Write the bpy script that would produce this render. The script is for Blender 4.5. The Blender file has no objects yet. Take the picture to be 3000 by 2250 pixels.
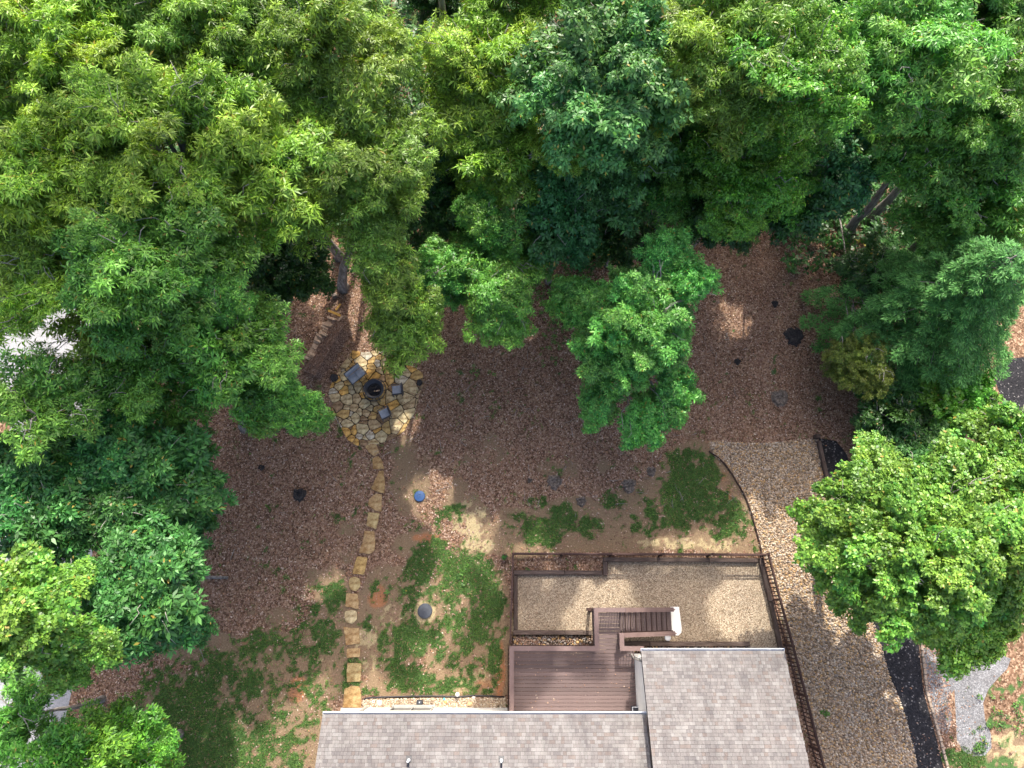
import bpy, math, random
import numpy as np
from mathutils import Vector, Matrix

# ------------------------------------------------------------------ camera, sky, sun, exposure
S = bpy.context.scene
H = 35.2
TILT = math.radians(17.0)
FPX = 2090.0
cam = bpy.data.cameras.new('camera'); cam.sensor_width = 36.0; cam.lens = 36.0 * FPX / 3000.0
cam.clip_start = 0.5; cam.clip_end = 1500
co = bpy.data.objects.new('camera', cam); S.collection.objects.link(co)
co.location = (0, 0, H); co.rotation_euler = (TILT, 0, 0); S.camera = co

SUN_EL = math.radians(46.5); SUN_AZ = math.radians(8)      # azimuth clockwise from +Y (top of the picture)
W = bpy.data.worlds.new('World'); S.world = W; W.use_nodes = True
wn = W.node_tree.nodes; wl = W.node_tree.links; wn.clear()
sky = wn.new('ShaderNodeTexSky'); sky.sky_type = 'NISHITA'; sky.sun_disc = False
sky.sun_elevation = SUN_EL; sky.sun_rotation = SUN_AZ; sky.air_density = 0.7; sky.dust_density = 4.5; sky.ozone_density = 0.3
bg = wn.new('ShaderNodeBackground'); bg.inputs[1].default_value = 0.15
wo = wn.new('ShaderNodeOutputWorld')
wl.new(sky.outputs[0], bg.inputs[0]); wl.new(bg.outputs[0], wo.inputs[0])
sl = bpy.data.lights.new('sun', 'SUN'); sl.energy = 2.5; sl.angle = math.radians(0.6); sl.color = (1.0, 0.95, 0.86)
so = bpy.data.objects.new('sun', sl); S.collection.objects.link(so)
sd = Vector((math.sin(SUN_AZ) * math.cos(SUN_EL), math.cos(SUN_AZ) * math.cos(SUN_EL), math.sin(SUN_EL)))
so.rotation_euler = sd.to_track_quat('Z', 'Y').to_euler(); so.location = (0, 0, 60)
S.view_settings.view_transform = 'Standard'; S.view_settings.look = 'None'
S.view_settings.gamma = 1.0; S.view_settings.use_curve_mapping = False
S.view_settings.exposure = 1.58
S.cycles.max_bounces = 5; S.cycles.diffuse_bounces = 2; S.cycles.glossy_bounces = 2; S.cycles.transmission_bounces = 2; S.cycles.sample_clamp_indirect = 4.0

rnd = random.Random(7)
rng = np.random.default_rng(11)
C = S.collection

# ------------------------------------------------------------------ helpers
def P(px, py, z=0.0):
    """the place at height z that the photograph (3000 x 2250) shows at px, py"""
    x = (px - 1500) / FPX; y = -(py - 1125) / FPX
    c, s = math.cos(TILT), math.sin(TILT)
    dy = y * c + s; dz = y * s - c
    k = (H - z) / -dz
    return Vector((x * k, dy * k, z))
def D(dx, dy, z=0.0):
    return P(dx * 3000 / 2212, dy * 3000 / 2212, z)
def ppm(px, py, z=0.0):
    return (P(px + 10, py, z) - P(px, py, z)).x / 10.0     # metres per photograph pixel

def new_mesh(name, verts, faces, smooth=False):
    me = bpy.data.meshes.new(name); me.from_pydata([tuple(v) for v in verts], [], faces)
    if smooth: me.polygons.foreach_set('use_smooth', [True] * len(me.polygons))
    me.update(); return me
def link(name, me, mat=None, parent=None, kind=None, label=None):
    o = bpy.data.objects.new(name, me); C.objects.link(o)
    if mat is not None and me is not None and len(me.materials) == 0: me.materials.append(mat)
    if parent is not None: o.parent = parent
    if kind: o['kind'] = kind
    if label: o['label'] = label
    return o
def thing(name, label, cat, loc=(0, 0, 0), rz=0.0, group=None):
    o = bpy.data.objects.new(name, None); C.objects.link(o); o.empty_display_size = 0.2
    o.location = loc; o.rotation_euler = (0, 0, rz)
    o['label'] = label; o['category'] = cat
    if group: o['group'] = group
    return o
def tag(o, label, cat, group=None):
    o['label'] = label; o['category'] = cat
    if group: o['group'] = group
    return o
def structure(name, loc=(0, 0, 0)):
    o = bpy.data.objects.new(name, None); C.objects.link(o); o.location = loc; o['kind'] = 'structure'; return o

class MB:
    def __init__(s): s.v = []; s.f = []
    def add(s, vs, fs):
        n = len(s.v); s.v += [Vector(v) for v in vs]; s.f += [tuple(i + n for i in f) for f in fs]; return s
    def box(s, c, size, rz=0.0, bev=0.0, jit=0.0):
        x, y, z = [k / 2 for k in size]; M = Matrix.Rotation(rz, 3, 'Z'); c = Vector(c)
        if bev > 0:
            b = bev
            vs = [(-x, -y, -z), (x, -y, -z), (x, y, -z), (-x, y, -z), (-x, -y, z - b), (x, -y, z - b), (x, y, z - b), (-x, y, z - b),
                  (-x + b, -y + b, z), (x - b, -y + b, z), (x - b, y - b, z), (-x + b, y - b, z)]
            fs = [(3, 2, 1, 0), (0, 1, 5, 4), (1, 2, 6, 5), (2, 3, 7, 6), (3, 0, 4, 7), (4, 5, 9, 8), (5, 6, 10, 9), (6, 7, 11, 10), (7, 4, 8, 11), (8, 9, 10, 11)]
        else:
            vs = [(-x, -y, -z), (x, -y, -z), (x, y, -z), (-x, y, -z), (-x, -y, z), (x, -y, z), (x, y, z), (-x, y, z)]
            fs = [(3, 2, 1, 0), (0, 1, 5, 4), (1, 2, 6, 5), (2, 3, 7, 6), (3, 0, 4, 7), (4, 5, 6, 7)]
        vs = [Vector(v) + Vector((rnd.uniform(-jit, jit), rnd.uniform(-jit, jit), rnd.uniform(-jit, jit))) for v in vs]
        return s.add([M @ v + c for v in vs], fs)
    def bar(s, a, b, w, h, up=(0, 0, 1)):
        a = Vector(a); b = Vector(b); d = (b - a).normalized(); up = Vector(up)
        sd_ = d.cross(up)
        if sd_.length < 1e-4: sd_ = d.cross(Vector((0, 1, 0)))
        sd_.normalize(); u = sd_.cross(d).normalized()
        vs = []
        for p in (a, b):
            for i, j in ((-1, -1), (1, -1), (1, 1), (-1, 1)): vs.append(p + sd_ * (w / 2 * i) + u * (h / 2 * j))
        return s.add(vs, [(0, 1, 2, 3), (7, 6, 5, 4), (0, 4, 5, 1), (1, 5, 6, 2), (2, 6, 7, 3), (3, 7, 4, 0)])
    def prism(s, poly, z0, z1, inset=0.0):
        n = len(poly); c = sum((Vector((p[0], p[1], 0)) for p in poly), Vector()) / n
        vs = [(p[0], p[1], z0) for p in poly]
        zt = z1 - inset * 0.6
        vs += [(p[0], p[1], zt) for p in poly]
        fs = [tuple(range(n))[::-1]] + [(i, (i + 1) % n, n + (i + 1) % n, n + i) for i in range(n)]
        if inset > 0:
            tp = []
            for p in poly:
                d = Vector((p[0], p[1], 0)) - c; l = d.length
                q = c + d * max(0.3, (l - inset) / max(l, 1e-5)); tp.append((q.x, q.y, z1))
            vs += tp
            fs += [(n + i, n + (i + 1) % n, 2 * n + (i + 1) % n, 2 * n + i) for i in range(n)]
            fs.append(tuple(2 * n + i for i in range(n)))
        else: fs.append(tuple(n + i for i in range(n)))
        return s.add(vs, fs)
    def tube(s, pts, radii, n=8, cap=True):
        pts = [Vector(p) for p in pts]; rings = []
        ref = Vector((0.31, 0.2, 0.93))
        vs = []; fs = []
        for i, p in enumerate(pts):
            d = (pts[min(i + 1, len(pts) - 1)] - pts[max(i - 1, 0)]).normalized()
            u = d.cross(ref)
            if u.length < 1e-3: u = d.cross(Vector((1, 0, 0)))
            u.normalize(); w = d.cross(u)
            r = radii[i] if hasattr(radii, '__len__') else radii
            for k in range(n):
                a = 2 * math.pi * k / n; vs.append(p + u * (r * math.cos(a)) + w * (r * math.sin(a)))
        for i in range(len(pts) - 1):
            for k in range(n):
                k2 = (k + 1) % n; fs.append((i * n + k, i * n + k2, (i + 1) * n + k2, (i + 1) * n + k))
        if cap: fs.append(tuple(range(n))[::-1]); fs.append(tuple((len(pts) - 1) * n + k for k in range(n)))
        return s.add(vs, fs)
    def lathe(s, prof, n=24, c=(0, 0, 0), wob=0.0):
        c = Vector(c); vs = []; fs = []
        ph = [1 + rnd.uniform(-wob, wob) for _ in range(n)]
        for r, z in prof:
            for k in range(n):
                a = 2 * math.pi * k / n; vs.append(c + Vector((r * ph[k] * math.cos(a), r * ph[k] * math.sin(a), z)))
        m = len(prof)
        for i in range(m - 1):
            for k in range(n):
                k2 = (k + 1) % n; fs.append((i * n + k, i * n + k2, (i + 1) * n + k2, (i + 1) * n + k))
        if prof[0][0] > 1e-4: fs.append(tuple(range(n))[::-1])
        if prof[-1][0] > 1e-4: fs.append(tuple((m - 1) * n + k for k in range(n)))
        return s.add(vs, fs)
    def build(s, name, mat, parent=None, smooth=False, kind=None, label=None):
        return link(name, new_mesh(name, s.v, s.f, smooth), mat, parent, kind, label)

def quads(name, V, tint, mat, parent=None, kind=None, nper=4, smooth=False):
    """V (N,nper,3): N separate polygons; tint (N,3)"""
    n = len(V); me = bpy.data.meshes.new(name)
    me.vertices.add(n * nper); me.vertices.foreach_set('co', V.reshape(-1).astype(np.float32))
    me.loops.add(n * nper); me.loops.foreach_set('vertex_index', np.arange(n * nper, dtype=np.int32))
    me.polygons.add(n); me.polygons.foreach_set('loop_start', np.arange(0, n * nper, nper, dtype=np.int32))
    me.update(calc_edges=True)
    a = me.attributes.new('tint', 'FLOAT_COLOR', 'FACE')
    a.data.foreach_set('color', np.concatenate([tint, np.ones((n, 1))], 1).reshape(-1).astype(np.float32))
    return link(name, me, mat, parent, kind)

# value noise on the plane
_lat = np.random.default_rng(3).random((256, 256))
def vnoise(x, y, sc):
    x = np.asarray(x) * sc; y = np.asarray(y) * sc
    xi = np.floor(x).astype(int); yi = np.floor(y).astype(int); fx = x - xi; fy = y - yi
    fx = fx * fx * (3 - 2 * fx); fy = fy * fy * (3 - 2 * fy)
    g = lambda i, j: _lat[i % 256, j % 256]
    return (g(xi, yi) * (1 - fx) + g(xi + 1, yi) * fx) * (1 - fy) + (g(xi, yi + 1) * (1 - fx) + g(xi + 1, yi + 1) * fx) * fy
def fbm(x, y, sc, o=4):
    t = 0; a = 1; s_ = 0
    for k in range(o): t = t + a * vnoise(x + 17.3 * k, y - 9.1 * k, sc * 2 ** k); s_ += a; a *= 0.55
    return t / s_
def sm(x, a, b):
    t = np.clip((x - a) / (b - a), 0, 1); return t * t * (3 - 2 * t)

# ------------------------------------------------------------------ materials
def nodes_mat(name, rough=0.8, spec=0.3):
    m = bpy.data.materials.new(name); m.use_nodes = True; nt = m.node_tree
    b = nt.nodes['Principled BSDF']; b.inputs['Roughness'].default_value = rough
    b.inputs['Specular IOR Level'].default_value = spec
    return m, nt, b
def ramp(nt, stops):
    r = nt.nodes.new('ShaderNodeValToRGB'); e = r.color_ramp.elements
    e[0].position = stops[0][0]; e[0].color = (*stops[0][1], 1); e[1].position = stops[-1][0]; e[1].color = (*stops[-1][1], 1)
    for p, c in stops[1:-1]: k = e.new(p); k.color = (*c, 1)
    return r
def mixrgb(nt, f, a, b, mode='MIX'):
    m = nt.nodes.new('ShaderNodeMix'); m.data_type = 'RGBA'; m.blend_type = mode
    for sock, val in ((m.inputs[0], f), (m.inputs[6], a), (m.inputs[7], b)):
        if hasattr(val, 'links') or hasattr(val, 'is_output'): nt.links.new(val, sock)
        elif isinstance(val, (tuple, list)): sock.default_value = (*val, 1) if len(val) == 3 else val
        else: sock.default_value = val
    return m.outputs[2]
def noise(nt, scale, detail=4, rough=0.6, stretch=None, coord='Object'):
    tc = nt.nodes.new('ShaderNodeTexCoord'); mp = nt.nodes.new('ShaderNodeMapping')
    if stretch: mp.inputs['Scale'].default_value = stretch
    nt.links.new(tc.outputs[coord], mp.inputs[0])
    n = nt.nodes.new('ShaderNodeTexNoise'); n.inputs['Scale'].default_value = scale
    n.inputs['Detail'].default_value = detail; n.inputs['Roughness'].default_value = rough
    nt.links.new(mp.outputs[0], n.inputs['Vector']); return n
def bump(nt, b, h, strength=0.5, dist=0.02):
    bp = nt.nodes.new('ShaderNodeBump'); bp.inputs['Strength'].default_value = strength; bp.inputs['Distance'].default_value = dist
    nt.links.new(h, bp.inputs['Height']); nt.links.new(bp.outputs[0], b.inputs['Normal'])
def simple(name, stops, scale=8, rough=0.8, spec=0.3, stretch=None, bmp=0.4, dist=0.01, metal=0.0, rand=0.0, detail=5, coord='Object'):
    m, nt, b = nodes_mat(name, rough, spec)
    n = noise(nt, scale, detail, 0.65, stretch, coord); r = ramp(nt, stops); nt.links.new(n.outputs[0], r.inputs[0])
    out = r.outputs[0]
    if rand > 0:
        oi = nt.nodes.new('ShaderNodeObjectInfo'); mr = nt.nodes.new('ShaderNodeMapRange')
        mr.inputs[3].default_value = 1 - rand; mr.inputs[4].default_value = 1 + rand
        nt.links.new(oi.outputs['Random'], mr.inputs[0])
        cc = nt.nodes.new('ShaderNodeVectorMath'); cc.operation = 'SCALE'
        nt.links.new(out, cc.inputs[0]); nt.links.new(mr.outputs[0], cc.inputs[3]); out = cc.outputs[0]
    nt.links.new(out, b.inputs['Base Color']); b.inputs['Metallic'].default_value = metal
    if bmp: bump(nt, b, n.outputs[0], bmp, dist)
    return m
def tinted(name, rough=0.8, spec=0.3, nsc=30, amt=0.25, transl=0.0, rand=0.0):
    """colour from the mesh's own tint attribute, broken up by noise"""
    m, nt, b = nodes_mat(name, rough, spec)
    at = nt.nodes.new('ShaderNodeAttribute'); at.attribute_name = 'tint'
    out = at.outputs['Color']
    if amt > 0:
        n = noise(nt, nsc, 3); mr = nt.nodes.new('ShaderNodeMapRange'); mr.inputs[1].default_value = 0.3; mr.inputs[2].default_value = 0.7
        mr.inputs[3].default_value = 1 - amt; mr.inputs[4].default_value = 1 + amt; nt.links.new(n.outputs[0], mr.inputs[0])
        cc = nt.nodes.new('ShaderNodeVectorMath'); cc.operation = 'SCALE'
        nt.links.new(out, cc.inputs[0]); nt.links.new(mr.outputs[0], cc.inputs[3]); out = cc.outputs[0]
    if rand > 0:
        oi = nt.nodes.new('ShaderNodeObjectInfo'); mr = nt.nodes.new('ShaderNodeMapRange'); mr.inputs[3].default_value = 1 - rand; mr.inputs[4].default_value = 1 + rand
        nt.links.new(oi.outputs['Random'], mr.inputs[0]); cc = nt.nodes.new('ShaderNodeVectorMath'); cc.operation = 'SCALE'
        nt.links.new(out, cc.inputs[0]); nt.links.new(mr.outputs[0], cc.inputs[3]); out = cc.outputs[0]
        hs = nt.nodes.new('ShaderNodeHueSaturation'); fr_ = nt.nodes.new('ShaderNodeMath'); fr_.operation = 'MULTIPLY'; fr_.inputs[1].default_value = 7.31
        nt.links.new(oi.outputs['Random'], fr_.inputs[0]); fr2 = nt.nodes.new('ShaderNodeMath'); fr2.operation = 'FRACT'; nt.links.new(fr_.outputs[0], fr2.inputs[0])
        mh = nt.nodes.new('ShaderNodeMapRange'); mh.inputs[3].default_value = .487; mh.inputs[4].default_value = .515; nt.links.new(fr2.outputs[0], mh.inputs[0])
        nt.links.new(mh.outputs[0], hs.inputs['Hue']); nt.links.new(out, hs.inputs['Color']); out = hs.outputs[0]
    nt.links.new(out, b.inputs['Base Color'])
    if transl > 0:
        tr = nt.nodes.new('ShaderNodeBsdfTranslucent'); mx = nt.nodes.new('ShaderNodeMixShader'); mx.inputs[0].default_value = transl
        tcol = mixrgb(nt, 1.0, out, (1.5, 1.45, 0.55), 'MULTIPLY')
        nt.links.new(tcol, tr.inputs[0]); nt.links.new(b.outputs[0], mx.inputs[1]); nt.links.new(tr.outputs[0], mx.inputs[2])
        nt.links.new(mx.outputs[0], nt.nodes['Material Output'].inputs[0])
    return m

M = {}
M['leaf'] = tinted('leaf', 0.42, 0.38, amt=0.0, transl=0.26, rand=.2)
M['leaf_matte'] = tinted('leaf_matte', 0.6, 0.35, amt=0.0, transl=0.3)
M['litter'] = tinted('litter_leaf', 0.75, 0.25, amt=0.0)
M['pebble'] = tinted('pebble', 0.7, 0.35, nsc=25, amt=0.2)
M['grassblade'] = tinted('grass_blade', 0.6, 0.3, amt=0.0, transl=0.3)
M['bark'] = simple('bark', [(0.3, (0.09, 0.078, 0.066)), (0.55, (0.22, 0.20, 0.18)), (0.75, (0.38, 0.36, 0.33))], 9, 0.95, 0.1, (1, 1, 0.25), 0.9, 0.03)
M['twig'] = simple('twig', [(0.3, (0.16, 0.14, 0.12)), (0.7, (0.36, 0.34, 0.31))], 14, 0.9, 0.1, None, 0.4)
M['deck'] = simple('deck_board', [(0.3, (0.084, 0.058, 0.054)), (0.7, (0.132, 0.094, 0.088))], 5, 0.6, 0.35, (0.35, 14, 14), 0.2, 0.002, rand=0.2)
M['cap'] = simple('rail_cap', [(0.3, (0.125, 0.082, 0.073)), (0.7, (0.168, 0.114, 0.102))], 3, 0.6, 0.35, (1, 1, 1), 0.15, 0.002, rand=0.05)
M['darkwood'] = simple('dark_stained_wood', [(0.3, (0.035, 0.02, 0.017)), (0.7, (0.085, 0.05, 0.042))], 6, 0.8, 0.2, (3, 3, 1), 0.3, 0.004, rand=0.15)
M['timber'] = simple('weathered_timber', [(0.25, (0.035, 0.024, 0.02)), (0.5, (0.085, 0.062, 0.052)), (0.75, (0.17, 0.135, 0.118))], 4, 0.9, 0.15, (0.6, 8, 4), 0.7, 0.02, rand=0.2)
M['timber_y'] = simple('weathered_timber_across', [(0.25, (0.035, 0.024, 0.02)), (0.5, (0.085, 0.062, 0.052)), (0.75, (0.17, 0.135, 0.118))], 4, 0.9, 0.15, (8, 0.6, 4), 0.7, 0.02, rand=0.2)
M['white'] = simple('white_gutter', [(0.3, (0.62, 0.65, 0.68)), (0.7, (0.8, 0.82, 0.84))], 3, 0.4, 0.5, None, 0.05)
M['wall'] = simple('painted_wall', [(0.3, (0.66, 0.65, 0.62)), (0.7, (0.76, 0.75, 0.72))], 2, 0.8, 0.2, None, 0.2, 0.003)
M['trim'] = simple('grey_trim', [(0.3, (0.30, 0.28, 0.25)), (0.7, (0.40, 0.38, 0.34))], 5, 0.7, 0.3, None, 0.1)
M['slab'] = simple('pale_concrete', [(0.3, (0.52, 0.49, 0.44)), (0.7, (0.64, 0.61, 0.56))], 4, 0.9, 0.2, None, 0.2, 0.003)
M['whiteslab'] = simple('white_concrete', [(0.3, (0.72, 0.70, 0.66)), (0.7, (0.82, 0.80, 0.76))], 4, 0.85, 0.2, None, 0.15, 0.003)
M['glass'] = simple('window_glass', [(0.3, (0.012, 0.013, 0.013)), (0.7, (0.03, 0.028, 0.025))], 5, 0.12, 0.25, None, 0)
M['black'] = simple('black_metal', [(0.3, (0.010, 0.011, 0.015)), (0.7, (0.022, 0.023, 0.03))], 8, 0.45, 0.5, None, 0.1)
M['ash'] = simple('ash', [(0.3, (0.01, 0.01, 0.012)), (0.7, (0.05, 0.048, 0.048))], 12, 1.0, 0.1, None, 0.6)
M['cushion'] = simple('grey_cushion', [(0.3, (0.22, 0.24, 0.27)), (0.7, (0.33, 0.35, 0.385))], 6, 0.85, 0.2, None, 0.2)
M['frame'] = simple('dark_frame', [(0.3, (0.03, 0.033, 0.045)), (0.7, (0.06, 0.065, 0.08))], 6, 0.5, 0.4, None, 0)
M['lidblack'] = simple('black_plastic', [(0.3, (0.035, 0.04, 0.05)), (0.7, (0.06, 0.068, 0.082))], 4, 0.55, 0.4, None, 0.1)
M['lidblue'] = simple('blue_plastic', [(0.3, (0.018, 0.055, 0.15)), (0.7, (0.03, 0.08, 0.20))], 4, 0.5, 0.4, None, 0.1)
M['wood'] = simple('split_wood', [(0.25, (0.16, 0.10, 0.06)), (0.5, (0.38, 0.26, 0.17)), (0.75, (0.58, 0.44, 0.31))], 5, 0.85, 0.2, (5, 1, 5), 0.5, rand=0.3)
M['goldwood'] = simple('golden_plank', [(0.3, (0.42, 0.22, 0.04)), (0.7, (0.6, 0.36, 0.10))], 4, 0.8, 0.2, (5, 1, 5), 0.2)
M['stumptop'] = simple('rotten_stump', [(0.3, (0.045, 0.036, 0.03)), (0.5, (0.14, 0.115, 0.095)), (0.72, (0.3, 0.25, 0.215))], 9, 0.95, 0.1, None, 1.0, 0.05)
M['stumpdark'] = simple('dark_stump', [(0.3, (0.016, 0.015, 0.016)), (0.6, (0.05, 0.047, 0.047)), (0.78, (0.14, 0.13, 0.125))], 10, 0.95, 0.1, None, 1.0, 0.05)
M['paver'] = simple('tan_paver', [(0.3, (0.25, 0.19, 0.14)), (0.7, (0.40, 0.32, 0.25))], 7, 0.9, 0.2, None, 0.3, rand=0.2)
M['edging'] = simple('brown_edging', [(0.3, (0.035, 0.02, 0.017)), (0.7, (0.075, 0.045, 0.038))], 7, 0.8, 0.2, None, 0.1)
M['terracotta'] = simple('brown_pot', [(0.3, (0.10, 0.055, 0.04)), (0.7, (0.17, 0.10, 0.07))], 6, 0.8, 0.3, None, 0.1)
M['soil'] = simple('soil', [(0.3, (0.02, 0.013, 0.01)), (0.7, (0.06, 0.04, 0.03))], 14, 1.0, 0.1, None, 0.6)
M['litterpile'] = simple('leaf_covered_tarp', [(0.35, (0.07, 0.04, 0.028)), (0.5, (0.17, 0.10, 0.07)), (0.62, (0.34, 0.235, 0.17))], 16, 0.95, 0.1, None, 0.9, 0.04)

# flagstone: each stone its own colour out of gold, tan, grey, rust, with veins
def flag_mat(name, stops, vein):
    m, nt, b = nodes_mat(name, 0.75, 0.3)
    oi = nt.nodes.new('ShaderNodeObjectInfo'); r = ramp(nt, stops); r.color_ramp.interpolation = 'CONSTANT'
    nt.links.new(oi.outputs['Random'], r.inputs[0])
    n1 = noise(nt, 2.2, 6, 0.65, (1, 2.0, 1)); r1 = ramp(nt, [(0.35, (0, 0, 0)), (0.62, (1, 1, 1))]); nt.links.new(n1.outputs[0], r1.inputs[0])
    c = mixrgb(nt, r1.outputs[0], mixrgb(nt, 1.0, r.outputs[0], vein, 'MULTIPLY'), r.outputs[0])
    n2 = noise(nt, 12, 6, 0.7); r2 = ramp(nt, [(0.3, (0.62, 0.6, 0.58)), (0.6, (1.15, 1.15, 1.15))]); nt.links.new(n2.outputs[0], r2.inputs[0])
    c = mixrgb(nt, 1.0, c, r2.outputs[0], 'MULTIPLY')
    nt.links.new(c, b.inputs['Base Color']); bump(nt, b, n2.outputs[0], 0.5, 0.015); return m
M['flag'] = flag_mat('flagstone', [(0, (0.50, 0.34, 0.13)), (0.2, (0.52, 0.42, 0.24)), (0.38, (0.45, 0.34, 0.19)), (0.52, (0.60, 0.36, 0.10)), (0.66, (0.50, 0.46, 0.36)),
                                   (0.74, (0.30, 0.20, 0.11)), (0.86, (0.54, 0.45, 0.26)), (1.0, (0.45, 0.2, 0.06))], (0.42, 0.34, 0.26))
M['step'] = flag_mat('stepping_stone', [(0, (0.44, 0.35, 0.17)), (0.3, (0.42, 0.30, 0.15)), (0.6, (0.39, 0.27, 0.12)), (0.9, (0.37, 0.29, 0.19)), (1.0, (0.44, 0.35, 0.17))], (0.55, 0.40, 0.28))
# fieldstones / river rock: per-object random
def rock_mat(name, stops):
    m, nt, b = nodes_mat(name, 0.65, 0.35)
    oi = nt.nodes.new('ShaderNodeObjectInfo'); r = ramp(nt, stops); r.color_ramp.interpolation = 'CONSTANT'
    nt.links.new(oi.outputs['Random'], r.inputs[0])
    n2 = noise(nt, 9, 5, 0.7); r2 = ramp(nt, [(0.3, (0.65, 0.62, 0.6)), (0.65, (1.15, 1.15, 1.15))]); nt.links.new(n2.outputs[0], r2.inputs[0])
    c = mixrgb(nt, 1.0, r.outputs[0], r2.outputs[0], 'MULTIPLY')
    nt.links.new(c, b.inputs['Base Color']); bump(nt, b, n2.outputs[0], 0.3, 0.01); return m
M['rock'] = rock_mat('river_rock', [(0, (0.36, 0.30, 0.24)), (0.2, (0.28, 0.20, 0.15)), (0.4, (0.44, 0.40, 0.35)), (0.55, (0.22, 0.13, 0.09)), (0.7, (0.46, 0.30, 0.14)), (0.85, (0.33, 0.27, 0.24)), (1, (0.5, 0.46, 0.4))])
# asphalt, gravel
def speck(name, stops, scale, rough=0.95, bmp=0.8, dist=0.02, big=None):
    m, nt, b = nodes_mat(name, rough, 0.2)
    tc = nt.nodes.new('ShaderNodeTexCoord'); v = nt.nodes.new('ShaderNodeTexVoronoi'); v.inputs['Scale'].default_value = scale
    nt.links.new(tc.outputs['Object'], v.inputs['Vector'])
    sp = nt.nodes.new('ShaderNodeSeparateColor'); nt.links.new(v.outputs['Color'], sp.inputs[0])
    r = ramp(nt, stops); nt.links.new(sp.outputs[0], r.inputs[0]); c = r.outputs[0]
    if big:
        n = noise(nt, big[0], 5, 0.65); r2 = ramp(nt, [(0.3, big[1]), (0.7, big[2])]); nt.links.new(n.outputs[0], r2.inputs[0])
        c = mixrgb(nt, 1.0, c, r2.outputs[0], 'MULTIPLY')
    nt.links.new(c, b.inputs['Base Color'])
    inv = nt.nodes.new('ShaderNodeMath'); inv.operation = 'SUBTRACT'; inv.inputs[0].default_value = 1; nt.links.new(v.outputs['Distance'], inv.inputs[1])
    bump(nt, b, inv.outputs[0], bmp, dist); return m
M['gravel'] = speck('pea_gravel', [(0, (0.12, 0.09, 0.06)), (0.25, (0.24, 0.185, 0.13)), (0.6, (0.32, 0.26, 0.185)), (0.85, (0.40, 0.335, 0.245)), (1, (0.5, 0.43, 0.33))], 26, bmp=0.9,
                    big=(0.6, (0.82, 0.80, 0.80), (1.12, 1.1, 1.06)))
M['cobblebase'] = speck('cobble_bed', [(0, (0.09, 0.065, 0.045)), (0.6, (0.22, 0.165, 0.115)), (1, (0.36, 0.29, 0.21))], 16)
M['greygravel'] = speck('grey_gravel', [(0, (0.13, 0.13, 0.133)), (0.6, (0.20, 0.20, 0.203)), (1, (0.30, 0.30, 0.305))], 22, big=(0.9, (0.7, 0.68, 0.68), (1.15, 1.15, 1.15)))
M['asphalt'] = speck('black_asphalt', [(0, (0.012, 0.012, 0.014)), (0.93, (0.028, 0.027, 0.030)), (0.97, (0.12, 0.11, 0.11)), (1, (0.2, 0.19, 0.18))], 18, big=(0.8, (0.8, 0.8, 0.8), (1.3, 1.3, 1.3)))
M['road'] = speck('grey_road', [(0, (0.24, 0.24, 0.245)), (1, (0.32, 0.32, 0.325))], 20, bmp=0.2, big=(0.7, (0.85, 0.85, 0.85), (1.1, 1.1, 1.1)))

# ------------------------------------------------------------------ ground with its planting masks
# (x, y, rx, ry, strength) on the display grid of 2212 x 1659
GRASS = [(935, 1300, 75, 90, .62), (1010, 1330, 75, 130, .68), (900, 1430, 65, 80, .62), (560, 1520, 170, 110, .6), (390, 1560, 150, 130, .75), (680, 1420, 60, 160, .5), (400, 1560, 120, 120, 1.0), (360, 1470, 60, 50, 0.55), (500, 1640, 110, 80, 1.0), (600, 1560, 60, 60, 0.55), (460, 1430, 70, 35, 0.7), (640, 1440, 60, 50, 0.6), (700, 1380, 40, 60, 0.7),
         (560, 1400, 80, 40, 0.55), (720, 1290, 30, 45, 0.75), (680, 1320, 40, 25, 0.55), (700, 1500, 50, 60, 0.6), (620, 1640, 50, 40, 0.7), (560, 1480, 60, 60, 0.5), (760, 1470, 25, 60, 0.6),
         (930, 1215, 62, 55, 1.05), (900, 1240, 40, 30, 0.7), (1030, 1235, 45, 55, 0.9), (1050, 1300, 45, 60, 1.0), (1000, 1350, 60, 60, 0.75), (930, 1390, 50, 35, 0.9), (880, 1380, 40, 40, 0.9),
         (870, 1460, 45, 45, 0.95), (940, 1480, 60, 25, 0.9), (1000, 1420, 60, 40, 0.8), (1070, 1430, 18, 60, 0.8), (1035, 1490, 40, 12, 0.7), (820, 1490, 50, 14, 0.7), (970, 1320, 40, 40, 0.65),
         (800, 1345, 30, 20, 0.45), (800, 1270, 25, 20, 0.45), (985, 1110, 30, 20, 0.75), (950, 1130, 12, 25, 0.7), (1010, 1170, 22, 12, 0.45), (830, 1400, 18, 50, 0.5), (1000, 1460, 60, 30, 0.6),
         (1110, 1130, 30, 28, 0.6), (1170, 1150, 45, 32, 1.0), (1160, 1085, 32, 16, 0.8), (1215, 1110, 35, 25, 0.75), (1275, 1140, 30, 30, 0.85), (1235, 1140, 18, 12, 0.6), (1085, 1080, 14, 10, 0.5),
         (1320, 1082, 36, 20, 0.95), (1330, 1062, 20, 18, 0.8), (1370, 1140, 12, 10, 0.6),
         (1500, 1060, 75, 70, 1.15), (1450, 1110, 50, 50, 1.0), (1560, 1110, 50, 50, 0.9), (1470, 985, 40, 18, 0.9), (1430, 1005, 22, 12, 0.6), (1520, 1000, 32, 22, 0.7), (1590, 1150, 24, 24, 0.6), (1410, 1150, 20, 16, 0.7),
         (2080, 1640, 60, 26, 1.0), (2150, 1560, 40, 30, 0.6), (2200, 1500, 40, 30, 0.5), (2160, 1650, 40, 18, 0.8),
         (250, 1640, 60, 40, 0.6)]
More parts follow.
